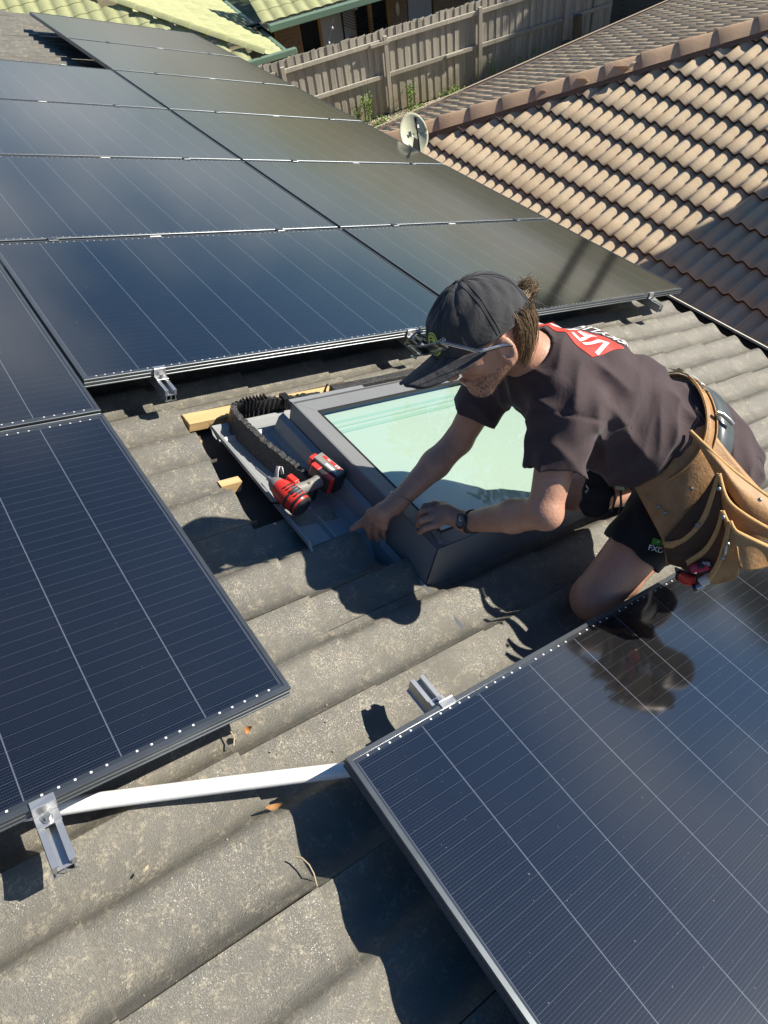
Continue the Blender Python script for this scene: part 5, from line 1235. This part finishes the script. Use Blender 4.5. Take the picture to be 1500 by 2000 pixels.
for k in range(520):
    a = R.uniform(0, 6.28); a2 = R.uniform(0, 3.14); rr = R.uniform(.007, .017); ax = Vector((R.gauss(0, 1), R.gauss(0, 1), R.gauss(0, 1))).normalized(); bx_ = ax.orthogonal().normalized(); cx_ = ax.cross(bx_)
    c0 = kc + Vector((R.gauss(0, .008), R.gauss(0, .008), R.gauss(0, .008))); ln = R.uniform(1.6, 3.4)
    strand([c0 + (bx_ * cos(a + ln * t / 6) + cx_ * sin(a + ln * t / 6)) * rr * (1 + .25 * t / 6) for t in range(7)], R.uniform(.0007, .0013))
for k in range(120):    # hair gathered towards the knot
    ph = pi + R.uniform(-.5, .5); s0 = crown(.80 + .1 * R.random(), ph, .004); p0 = hm(*s0); p1 = kc + Vector((R.gauss(0, .012),) * 3); m_ = (p0 + p1) / 2 + Vector((p0 - Vector(CC)).normalized()) * .012
    strand([p0, (p0 + m_) / 2, m_, (m_ + p1) / 2, p1], .002)
hr = put('hair', mesh_np('hair', V, F), M_hair, worker, ROOF)
V = []; F = []
for k in range(1500):    # stubble over jaw, chin and lip
    u_ = R.random(); f = R.uniform(-.005, .100); l = R.choice((-1, 1)) * R.uniform(.0, .075); uu = R.uniform(-.145, -.070)
    o = HC + hF * f + hL * l + hU * uu; 
    d = Vector(-(hF * (f - .03) * .8 + hL * l + hU * (uu + .07))).normalized(); src = Vector(o) - d * .12
    hit = None
    V_ = (src, d)
    if not hasattr(S, 'bv'): S.bv = BVHTree.FromPolygons([v.co.copy() for v in body.data.vertices], [tuple(p.vertices) for p in body.data.polygons])
    hit, n_, i_, d_ = S.bv.ray_cast(src, d, .2)
    if hit is None: continue
    lc = hit - Vector(HC); lu = lc.dot(Vector(hU)); lf = lc.dot(Vector(hF)); ll = abs(lc.dot(Vector(hL)))
    if lu > -.078 + .25 * max(0, .04 - lf) or lu < -.165: continue
    if lf > .09 and -.094 < lu < -.078: continue
    strand([hit, hit + n_ * .0012 + Vector(-hU) * .0018, hit + n_ * .0016 - Vector(hU) * .0035], .0005)
if V: put('beard', mesh_np('beard', V, F), M_beard, worker, ROOF)
# safety glasses resting on the brim
sg = thing('safety_glasses', 'clear plastic safety glasses resting on top of the cap brim', 'glasses', tuple(CC + hF * .12), ROOF)
def gl(f, l, u): return hm(f, l, u)
lens = []
for s_ in (-1, 1):
    def lensp(u, v):
        l = s_ * (.010 + .076 * u); f = .172 - .9 * (abs(l) ** 2) * 9 * .9 ; z = .004 + .034 * (v - .5) * (1 - .25 * u) - .10 * abs(l) + .038
        return tuple(gl(f + .012 * (v - .5), l, z))
    g = grid(lensp, 8, 6); o = put('lens', g, M_clear, sg, ROOF); m_ = o.modifiers.new('s', 'SOLIDIFY'); m_.thickness = .002
    rim = [Vector(lensp(k / 8, 1)) for k in range(9)] + [Vector(lensp(1, 1 - k / 6)) for k in range(1, 7)] + [Vector(lensp(1 - k / 8, 0)) for k in range(1, 9)]
    b = MB(); b.tube(rim, .0017, 6); put('rim', b, M_clear, sg, ROOF)
    hinge = Vector(lensp(1, .9)); ear = gl(.004, s_ * .100, -.044); mid = gl(.060, s_ * .112, -.020)
    A = [hinge + (mid - hinge) * (k / 5) for k in range(5)] + [mid + (ear - mid) * (k / 6) for k in range(7)]
    A.append(ear + Vector(-hF) * .02 - Vector(hU) * .012)
    up = Vector(hU) * .0065; ou = Vector(hL) * s_ * .0012
    b = MB(); n = len(A); b.add([p + up * (1 - .4 * i / n) + ou for i, p in enumerate(A)] + [p - up * (1 - .4 * i / n) + ou for i, p in enumerate(A)] + [p + up * (1 - .4 * i / n) - ou for i, p in enumerate(A)] + [p - up * (1 - .4 * i / n) - ou for i, p in enumerate(A)],
        [(i, i + 1, n + i + 1, n + i) for i in range(n - 1)] + [(2 * n + i, 3 * n + i, 3 * n + i + 1, 2 * n + i + 1) for i in range(n - 1)] + [(i, 2 * n + i, 2 * n + i + 1, i + 1) for i in range(n - 1)] + [(n + i, n + i + 1, 3 * n + i + 1, 3 * n + i) for i in range(n - 1)], True)
    put('temple', b, M_clear, sg, ROOF)
    hb = MB(); hb.tube([hinge - Vector(hF) * .012, hinge + Vector(hF) * .004], .0055, 8); put('hinge', hb, M_clear, sg, ROOF)
b = MB(); b.tube([Vector(gl(.176, -.012, .022)), Vector(gl(.180, 0, .028)), Vector(gl(.176, .012, .022))], .003, 8); put('bridge', b, M_clear, sg, ROOF)
# ================================================================== prints on the shirt
rt = nrm3((-.12, .98, -.15)); upv = -axT; upv = nrm3(upv - rt * (upv @ rt)); cast = -dsT
org = v3(-0.8510,-1.1818,0.5696)
bm = bmesh.new(); bmesh.ops.create_grid(bm, x_segments=44, y_segments=16, size=.5); me = bpy.data.meshes.new('red_panel'); bm.to_mesh(me); bm.free()
for v in me.vertices: v.co = Vector(((v.co.x + .5) * .29 - .004, v.co.y * .118, 0))
project(me, org, rt, upv, .0016, cast); [setattr(p, 'use_smooth', True) for p in me.polygons]
rp_o = put('back_print', me, M_redprint, worker, ROOF)
def shirt_text(txt, size, x, y, nm, sx=1.0, sy=1.0):
    m = text_mesh(txt, size, 0.0, True, 1.06); 
    for v in m.vertices: v.co = Vector((v.co.x * sx + x, v.co.y * sy + y, 0))
    dice(m, .006); project(m, org, rt, upv, .0030, cast); put(nm, m, M_offw, rp_o, ROOF)
shirt_text('VELUX', .094, .140, .0, 'lettering', .96, .95); shirt_text('SKYLIGHTS', .044, .140, -.088, 'lettering', 1.12, 1.1)
# label on the shorts leg
lab = thing('watch', 'black round wristwatch on the left wrist of the worker', 'watch', tuple(Lwr), ROOF)
wd = nrm3(Lel - Lwr); wn_ = nrm3(v3(-.50, -.48, .72) - wd * (v3(-.50, -.48, .72) @ wd)); ws = np.cross(wn_, wd)
wc = Lwr + wd * .018
WMx = ROOF @ Matrix(((wd[0], ws[0], wn_[0], wc[0]), (wd[1], ws[1], wn_[1], wc[1]), (wd[2], ws[2], wn_[2], wc[2]), (0, 0, 0, 1)))
b = MB(); n = 28
rings = [[(x, r * cos(t), r * .90 * sin(t)) for t in [2 * pi * k / n for k in range(n)]] for x, r in ((-.012, .0315), (-.012, .0345), (.012, .0352), (.012, .0322))]
b.add([q for r in rings for q in r], [(i * n + k, ((i + 1) % 4) * n + k, ((i + 1) % 4) * n + (k + 1) % n, i * n + (k + 1) % n) for i in range(4) for k in range(n)], True); put('strap', b, M_toolblk, lab, WMx)
b = MB(); b.tube([(0, 0, .026), (0, 0, .030), (0, 0, .0385), (0, 0, .040)], [.021, .0235, .0230, .0195], 24); put('case', b, M_toolblk, lab, WMx)
b = MB(); b.tube([(0, 0, .0398), (0, 0, .0406)], [.0172, .0172], 24); put('dial', b, simple('grey_dial', (.16, .17, .18), .15, .2, coat=.6), lab, WMx)
b = MB(); b.box(-.001, .001, .0, .011, .0406, .0410); put('hand', b, M_offw, lab, WMx); b = MB(); b.box(.0, .008, -.001, .001, .0406, .0412); put('hand', b, M_offw, lab, WMx)
bl_ = thing('bracelet', 'thin beaded bracelet on the right wrist of the worker', 'bracelet', tuple(Rwr), ROOF)
wd = nrm3(Rel - Rwr); ws = nrm3(np.cross(wd, v3(0, 0, 1))); wn_ = np.cross(ws, wd); wc = Rwr + wd * .022
b = MB(); b.tube([tuple(wc + (ws * cos(t) + wn_ * sin(t)) * .031 + wd * .012 * cos(t + .6)) for t in [2 * pi * k / 30 for k in range(31)]], .0013, 6, cap=False); put('cord', b, M_black, bl_, ROOF)
for t in (2.2, 2.4, 2.6, 2.8):
    p = Vector(wc + (ws * cos(t) + wn_ * sin(t)) * .032 + wd * .012 * cos(t + .6)); b = MB(); b.tube([p - Vector(wd) * .004, p + Vector(wd) * .004], .004, 8); put('bead', b, M_steel, bl_, ROOF)

# ================================================================== tool belt (leather), worn round the waist
tb = thing('tool_belt', 'worn tan leather tool belt with layered pouches hanging over the lower right panel', 'tool belt', (-.50, -1.49, .1), ROOF)
W0 = v3(-.545, -1.300, .345)
def ringp(t, off, ax, w=.188, d=.148):
    """t: 0 = left side, pi/2 = back"""
    return W0 + lfT * cos(t) * (w + off) + dsT * sin(t) * (d + off) + axT * ax
def band(t0, t1, a0, a1, off, th, n, mat, nm, parent=tb, wob=0.0):
    b = MB(); A = []; B = []
    for k in range(n + 1):
        t = t0 + (t1 - t0) * k / n; s = wob * sin(t * 3)
        A.append(tuple(ringp(t, off, a0 + s))); B.append(tuple(ringp(t, off, a1 + s)))
    b.ribbon(A, B, True); o = put(nm, b, mat, parent, ROOF); m = o.modifiers.new('s', 'SOLIDIFY'); m.thickness = th; m.offset = 1; return o
band(-.9, 2.9, -.005, .060, .014, .004, 60, M_black_l, 'black_belt', wob=.006)
band(-.75, 2.9, -.040, -.006, .012, .003, 60, M_leather, 'tan_strap', wob=.008)
for a in (-.041, -.0055): 
    b = MB(); b.tube([tuple(ringp(-.7 + 3.5 * k / 50, .016, a + .008 * sin((-.7 + 3.5 * k / 50) * 3))) for k in range(51)], .0022, 6); put('suede_edge', b, M_suede, tb, ROOF)
b = MB(); p = [Vector(ringp(1.02, .026, -.016)), Vector(ringp(1.02, .030, .0)), Vector(ringp(.98, .031, .025)), Vector(ringp(.96, .028, .040))]; b.tube(p, .006, 10); put('steel_loop', b, M_steel, tb, ROOF)
b = MB(); q = [ringp(t, .018, a) for t, a in ((1.45, -.034), (1.62, -.034), (1.62, -.012), (1.45, -.012), (1.45, -.034))]; b.tube([tuple(x) for x in q], .0028, 6); put('buckle', b, M_steel, tb, ROOF)
b = MB(); q = [ringp(2.25 - .55 * k / 8, .022, -.055 + .012 * sin(k)) for k in range(9)]; A = [tuple(x) for x in q]; B = [tuple(x + axT * .022) for x in q]; b.ribbon(A, B, True); put('teal_rag', b, M_teal, tb, ROOF)

def patch(rows, name, mat, th=.0045, sub=6, label=None):
    """rows of control points -> smooth sheet (Catmull-Rom both ways)"""
    def cr(P, t):
        n = len(P) - 1; x = min(t * n, n - 1e-6); i = int(x); f = x - i; p0, p1, p2, p3 = P[max(i - 1, 0)], P[i], P[i + 1], P[min(i + 2, n)]
        return .5 * ((2 * p1) + (p2 - p0) * f + (2 * p0 - 5 * p1 + 4 * p2 - p3) * f * f + (3 * p1 - p0 - 3 * p2 + p3) * f ** 3)
    rows = [[np.array(q, float) for q in r] for r in rows]; m = len(rows[0])
    b = grid(lambda u, v: tuple(cr([cr(r, v) for r in rows], u)), (len(rows) - 1) * sub, (m - 1) * sub)
    o = put(name, b, mat, tb, ROOF, label=label); s = o.modifiers.new('s', 'SOLIDIFY'); s.thickness = th; s.offset = 0; return o, (lambda v: Vector(cr(rows[0], v)))
def edge(fn, r, n=30, mat=M_suede, nm='rim', v0=0.0, v1=1.0):
    b = MB(); b.tube([fn(v0 + (v1 - v0) * k / n) for k in range(n + 1)], r, 8); put(nm, b, mat, tb, ROOF)
# backing leather hanging from the belt over the hip
patch([[(-0.7321,-1.3657,0.2591), (-0.6944,-1.4039,0.3382), (-0.6444,-1.3860,0.4228), (-0.5935,-1.3494,0.4861)],
       [(-0.7381,-1.4443,0.2211), (-0.7023,-1.4713,0.3030), (-0.6551,-1.4619,0.3940), (-0.5995,-1.4568,0.4390)],
       [(-0.7410,-1.5167,0.1791), (-0.7016,-1.5455,0.2447), (-0.6362,-1.5711,0.3233), (-0.5509,-1.5783,0.3712)],
       [(-0.7467,-1.5532,0.1363), (-0.7120,-1.6172,0.1605), (-0.6358,-1.6608,0.2250), (-0.5059,-1.6913,0.3207)]], 'backing', M_leather)
# inside of the first pocket, its shade painted as dark leather
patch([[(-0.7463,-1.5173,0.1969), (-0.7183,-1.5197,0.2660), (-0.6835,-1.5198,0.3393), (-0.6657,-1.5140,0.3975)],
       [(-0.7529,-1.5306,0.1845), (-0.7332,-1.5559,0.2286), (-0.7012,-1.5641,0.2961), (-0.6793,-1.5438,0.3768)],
       [(-0.7578,-1.5528,0.1601), (-0.7419,-1.5960,0.1886), (-0.7089,-1.6142,0.2509), (-0.6852,-1.5977,0.3177)]], 'pocket_shade', M_leather_shade)
o, fr = patch([[(-0.6576,-1.3975,0.4468), (-0.6580,-1.4874,0.4293), (-0.6355,-1.5587,0.4079), (-0.5858,-1.6610,0.3771)],
       [(-0.6687,-1.4854,0.4094), (-0.6757,-1.5189,0.4205), (-0.6600,-1.5926,0.3875), (-0.6035,-1.6929,0.3522)],
       [(-0.6684,-1.5259,0.3853), (-0.6697,-1.5541,0.3781), (-0.6570,-1.6275,0.3441), (-0.6017,-1.7228,0.3025)]], 'flap', M_leather); edge(fr, .0055)
def bag(nm, L, Rr, dL, dR, matL, matR, r, lab):
    """one pocket: its rim runs down to the left of the ridge and away to the right of it; dL/dR are the lower edges"""
    mid = lambda A, B, k: [tuple(np.array(a) * (1 - k) + np.array(b) * k) for a, b in zip(A, B)]
    o1, f1 = patch([L, mid(L, dL, .5), dL], nm, matL, label=lab); edge(f1, r)
    b = MB(); q = [np.array(f1(k / 24)) for k in range(25)]; dn = [np.array(x) for x in q]; cam_ = np.array((-2.3463, -2.0372, 1.2709))
    A = [tuple(x + nrm3(cam_ - x) * .004) for x in q]; B = []
    for k, x in enumerate(q):
        y = np.array(dL[0]) * (1 - k / 24) + np.array(dL[-1]) * (k / 24); B.append(tuple(x + nrm3(y - x) * (.010 + .010 * sin(pi * k / 24)) + nrm3(cam_ - x) * .004))
    b.ribbon(A, B, True); o = put('rim_binding', b, M_suede, tb, ROOF); m = o.modifiers.new('s', 'SOLIDIFY'); m.thickness = .003
    o2, f2 = patch([Rr, mid(Rr, dR, .5), dR], nm, matR); edge(f2, r)
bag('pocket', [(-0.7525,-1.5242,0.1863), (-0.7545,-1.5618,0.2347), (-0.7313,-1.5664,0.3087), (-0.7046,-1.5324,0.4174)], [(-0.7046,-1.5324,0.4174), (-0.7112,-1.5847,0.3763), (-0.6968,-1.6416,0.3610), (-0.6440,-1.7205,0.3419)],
    [(-0.7506,-1.5612,0.1453), (-0.7498,-1.6050,0.1735), (-0.7266,-1.6274,0.2366), (-0.6997,-1.6008,0.3220)], [(-0.6997,-1.6008,0.3220), (-0.7032,-1.6300,0.3071), (-0.6930,-1.6821,0.3000), (-0.6437,-1.7517,0.2914)], M_leather_shade, M_leather, .0055, 'largest pocket nearest the hip')  # left half coloured dark for the shaded interior, right half tan
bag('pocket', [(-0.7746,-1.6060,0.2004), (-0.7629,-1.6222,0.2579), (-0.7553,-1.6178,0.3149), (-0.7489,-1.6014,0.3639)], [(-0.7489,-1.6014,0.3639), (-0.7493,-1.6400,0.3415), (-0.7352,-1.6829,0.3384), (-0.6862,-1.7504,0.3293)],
    [(-0.7657,-1.6243,0.1523), (-0.7550,-1.6554,0.1922), (-0.7499,-1.6643,0.2430), (-0.7389,-1.6535,0.2935)], [(-0.7389,-1.6535,0.2935), (-0.7422,-1.6756,0.2895), (-0.7267,-1.7134,0.2920), (-0.6789,-1.7667,0.2969)], M_leather_shade, M_leather, .005, 'middle pocket')  # same split: shade painted on the left half only
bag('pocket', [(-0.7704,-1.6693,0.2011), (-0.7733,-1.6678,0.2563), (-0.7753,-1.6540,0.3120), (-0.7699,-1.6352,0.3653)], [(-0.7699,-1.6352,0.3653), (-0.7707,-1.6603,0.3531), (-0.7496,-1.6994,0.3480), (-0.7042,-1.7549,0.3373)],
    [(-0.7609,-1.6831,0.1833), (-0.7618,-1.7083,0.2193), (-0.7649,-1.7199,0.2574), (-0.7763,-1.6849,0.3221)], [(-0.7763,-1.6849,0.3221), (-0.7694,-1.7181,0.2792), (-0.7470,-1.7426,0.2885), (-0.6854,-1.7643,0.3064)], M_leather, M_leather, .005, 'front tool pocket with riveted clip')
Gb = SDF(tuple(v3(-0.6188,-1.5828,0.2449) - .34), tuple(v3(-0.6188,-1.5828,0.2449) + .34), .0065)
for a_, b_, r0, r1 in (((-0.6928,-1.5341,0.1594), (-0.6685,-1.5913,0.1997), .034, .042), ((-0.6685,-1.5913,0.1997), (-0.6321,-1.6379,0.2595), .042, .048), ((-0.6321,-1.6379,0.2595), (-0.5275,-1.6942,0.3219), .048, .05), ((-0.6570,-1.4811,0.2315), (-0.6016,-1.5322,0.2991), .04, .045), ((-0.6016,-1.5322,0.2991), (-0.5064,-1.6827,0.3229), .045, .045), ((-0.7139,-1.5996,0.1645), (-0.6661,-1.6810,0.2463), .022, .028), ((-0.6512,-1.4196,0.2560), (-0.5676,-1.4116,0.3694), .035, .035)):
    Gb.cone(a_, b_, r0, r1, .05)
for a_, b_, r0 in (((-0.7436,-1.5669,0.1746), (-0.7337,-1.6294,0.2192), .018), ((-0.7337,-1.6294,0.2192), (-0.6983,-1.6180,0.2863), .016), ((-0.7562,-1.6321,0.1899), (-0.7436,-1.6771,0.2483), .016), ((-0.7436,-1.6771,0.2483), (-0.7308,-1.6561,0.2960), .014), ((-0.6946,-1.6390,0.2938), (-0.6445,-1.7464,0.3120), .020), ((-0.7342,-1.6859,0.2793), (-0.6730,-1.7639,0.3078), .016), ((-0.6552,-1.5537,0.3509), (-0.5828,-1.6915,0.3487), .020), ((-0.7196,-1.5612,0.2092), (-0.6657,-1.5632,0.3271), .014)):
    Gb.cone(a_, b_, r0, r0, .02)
put('pouch_bag', Gb.mesh('pouch_bag'), M_leather_shade, tb, ROOF)
def rivet(p, r=.006):
    p = Vector(p); n_ = (Vector((-2.35, -2.04, 1.27)) - p).normalized(); b = MB(); b.tube([p - n_ * .004, p + n_ * .003, p + n_ * .005], [r, r, r * .6], 12); put('rivet', b, M_steel, tb, ROOF)
for q in ((-0.7288,-1.5597,0.3960), (-0.7608,-1.6137,0.3579), (-0.7404,-1.4563,0.2591), (-0.7354,-1.4795,0.2541), (-0.6919,-1.4896,0.3311), (-0.7548,-1.5715,0.2934), (-0.7897,-1.6646,0.3235), (-0.7889,-1.6738,0.2826), (-0.6607,-1.6364,0.3982)): rivet(q, .0055)
b = MB(); b.tube([(-0.7964,-1.6670,0.3214), (-0.8004,-1.6722,0.3070), (-0.8000,-1.6760,0.2928)], [.004, .0095, .004], 10, flat=.4); put('clip', b, M_steel, tb, ROOF)
# bottom pocket at the lower edge
patch([[(-0.7581,-1.5826,0.1526), (-0.7581,-1.6243,0.1720), (-0.7414,-1.6601,0.2018), (-0.7060,-1.6961,0.2346)],
       [(-0.7591,-1.5995,0.1356), (-0.7568,-1.6451,0.1485), (-0.7318,-1.6787,0.1732), (-0.6800,-1.7078,0.2152)]], 'lower_loop', M_black_l)
# tools sticking out of it
def tool(name, label, cat, pts, r, mat, parts=()):
    t = thing(name, label, cat, tuple(pts[0]), ROOF); b = MB(); b.tube(pts, r, 12); put('handle', b, mat, t, ROOF)
    for nm, q, rr, mt in parts: b = MB(); b.tube(q, rr, 10); put(nm, b, mt, t, ROOF)
tool('screwdriver', 'red handled screwdriver poking out under the leather pouch', 'screwdriver', [(-0.7696,-1.6129,0.1510), (-0.7781,-1.6283,0.1598), (-0.7803,-1.6459,0.1681)], [.013, .016, .013], M_red, (('collar', [(-0.7686,-1.6047,0.1467), (-0.7696,-1.6129,0.1510)], .014, M_black),))
tool('utility_knife', 'small magenta and black utility knife tucked in the pouch', 'knife', [(-0.7784,-1.6274,0.1954), (-0.7678,-1.6528,0.2292)], [.012, .012], simple('magenta_plastic', (.40, .02, .08), .4), (('slider', [(-0.7865,-1.6363,0.2166), (-0.7810,-1.6457,0.2266)], .006, M_black), ('blade_housing', [(-0.7740,-1.6392,0.2249), (-0.7693,-1.6548,0.2354)], .007, M_steel)))
tool('marker_pen', 'silver tube end showing below the pouch over the solar panel', 'pen', [(-0.7610,-1.6691,0.1698), (-0.7734,-1.6600,0.1553)], [.010, .010], M_steel, (('tip', [(-0.7734,-1.6600,0.1553), (-0.7786,-1.6555,0.1495)], .011, M_toolblk),))
tool('chisel', 'pale handled chisel lying in the lower loop of the pouch', 'chisel', [(-0.7680,-1.6598,0.1718), (-0.7576,-1.6674,0.1933), (-0.7444,-1.6815,0.2082)], [.012, .015, .013], simple('worn_clear_handle', (.55, .54, .48), .3, coat=.5))
# black holster and strings hanging at the front
hs_ = thing('phone_holster', 'black rounded holster hanging under the belly of the worker with short black cords', 'holster', tuple(v3(-0.7301,-1.2729,0.1693)), ROOF)
Hh = SDF(tuple(np.minimum(v3(-0.7231,-1.2552,0.1923), v3(-0.7196,-1.3059,0.0884)) - .09), tuple(np.maximum(v3(-0.7231,-1.2552,0.1923), v3(-0.7196,-1.3059,0.0884)) + .09), .004)
Hh.loft([(v3(-0.7277,-1.2568,0.2233), R_ := v3(.79, -.58, .19), .040, .016), (v3(-0.7353,-1.2796,0.1761), R_, .042, .018), (v3(-0.7456,-1.2945,0.1325), R_, .040, .018), (v3(-0.7486,-1.3025,0.1141), R_, .030, .014)], .02)
put('case', Hh.mesh('case'), simple('matt_black_nylon', (.006, .006, .007), .85), hs_, ROOF)
for q in ([(-0.7012,-1.3024,0.1922), (-0.6982,-1.3198,0.1659), (-0.7049,-1.3327,0.1291)], [(-0.6901,-1.3168,0.1996), (-0.6924,-1.3410,0.1610), (-0.6956,-1.3488,0.1328)]):
    b = MB(); b.tube(q, .0035, 6); put('cord', b, M_black, hs_, ROOF)
b = MB(); b.tube([(-0.7726,-1.2577,0.1942), (-0.7793,-1.2716,0.1936), (-0.7868,-1.2716,0.1827)], .003, 6); put('clip', b, M_steel, hs_, ROOF)
b = MB(); b.tube([(-0.7253,-1.3192,0.2219), (-0.7208,-1.3414,0.2336)], .010, 8); put('toggle', b, simple('pale_green_toggle', (.30, .36, .22), .5), hs_, ROOF)
# embroidered label on the shorts
so_ = [o for o in worker.children if o.name.startswith('shorts')][0]
bvs = BVHTree.FromPolygons([v.co.copy() for v in so_.data.vertices], [tuple(p.vertices) for p in so_.data.polygons])
lo = v3(-0.7993,-1.5263,0.1994); lx = nrm3(v3(-0.7932,-1.5388,0.2023) - v3(-0.8055,-1.5137,0.1965)); cd = nrm3(lo - v3(-2.3463, -2.0372, 1.2709)); ly = np.cross(lx, cd); ly = -ly if ly[2] < 0 else ly
def onto(me, off):
    for v in me.vertices:
        o = Vector(lo) + Vector(lx) * v.co.x + Vector(ly) * v.co.y - Vector(cd) * .2; hit, n_, i, d = bvs.ray_cast(o, Vector(cd), .6); v.co = (hit - Vector(cd) * off) if hit else o + Vector(cd) * .25
    me.update(); return me
bm = bmesh.new(); bmesh.ops.create_grid(bm, x_segments=10, y_segments=8, size=.5); me = bpy.data.meshes.new('green_label'); bm.to_mesh(me); bm.free()
for v in me.vertices: v.co = Vector((v.co.x * .030, v.co.y * .018 + .010, 0))
put('green_label', onto(me, .002), M_grn, so_, ROOF)
m = text_mesh('FXD', .021, 0, True); 
for v in m.vertices: v.co = Vector((v.co.x, v.co.y - .010, 0))
put('lettering', onto(dice(m, .004), .003), M_offw, so_, ROOF)
m = text_mesh('>', .014, 0, True)
for v in m.vertices: v.co = Vector((v.co.x + .001, v.co.y + .011, 0))
put('emblem', onto(dice(m, .004), .003), M_offw, so_, ROOF)

# end
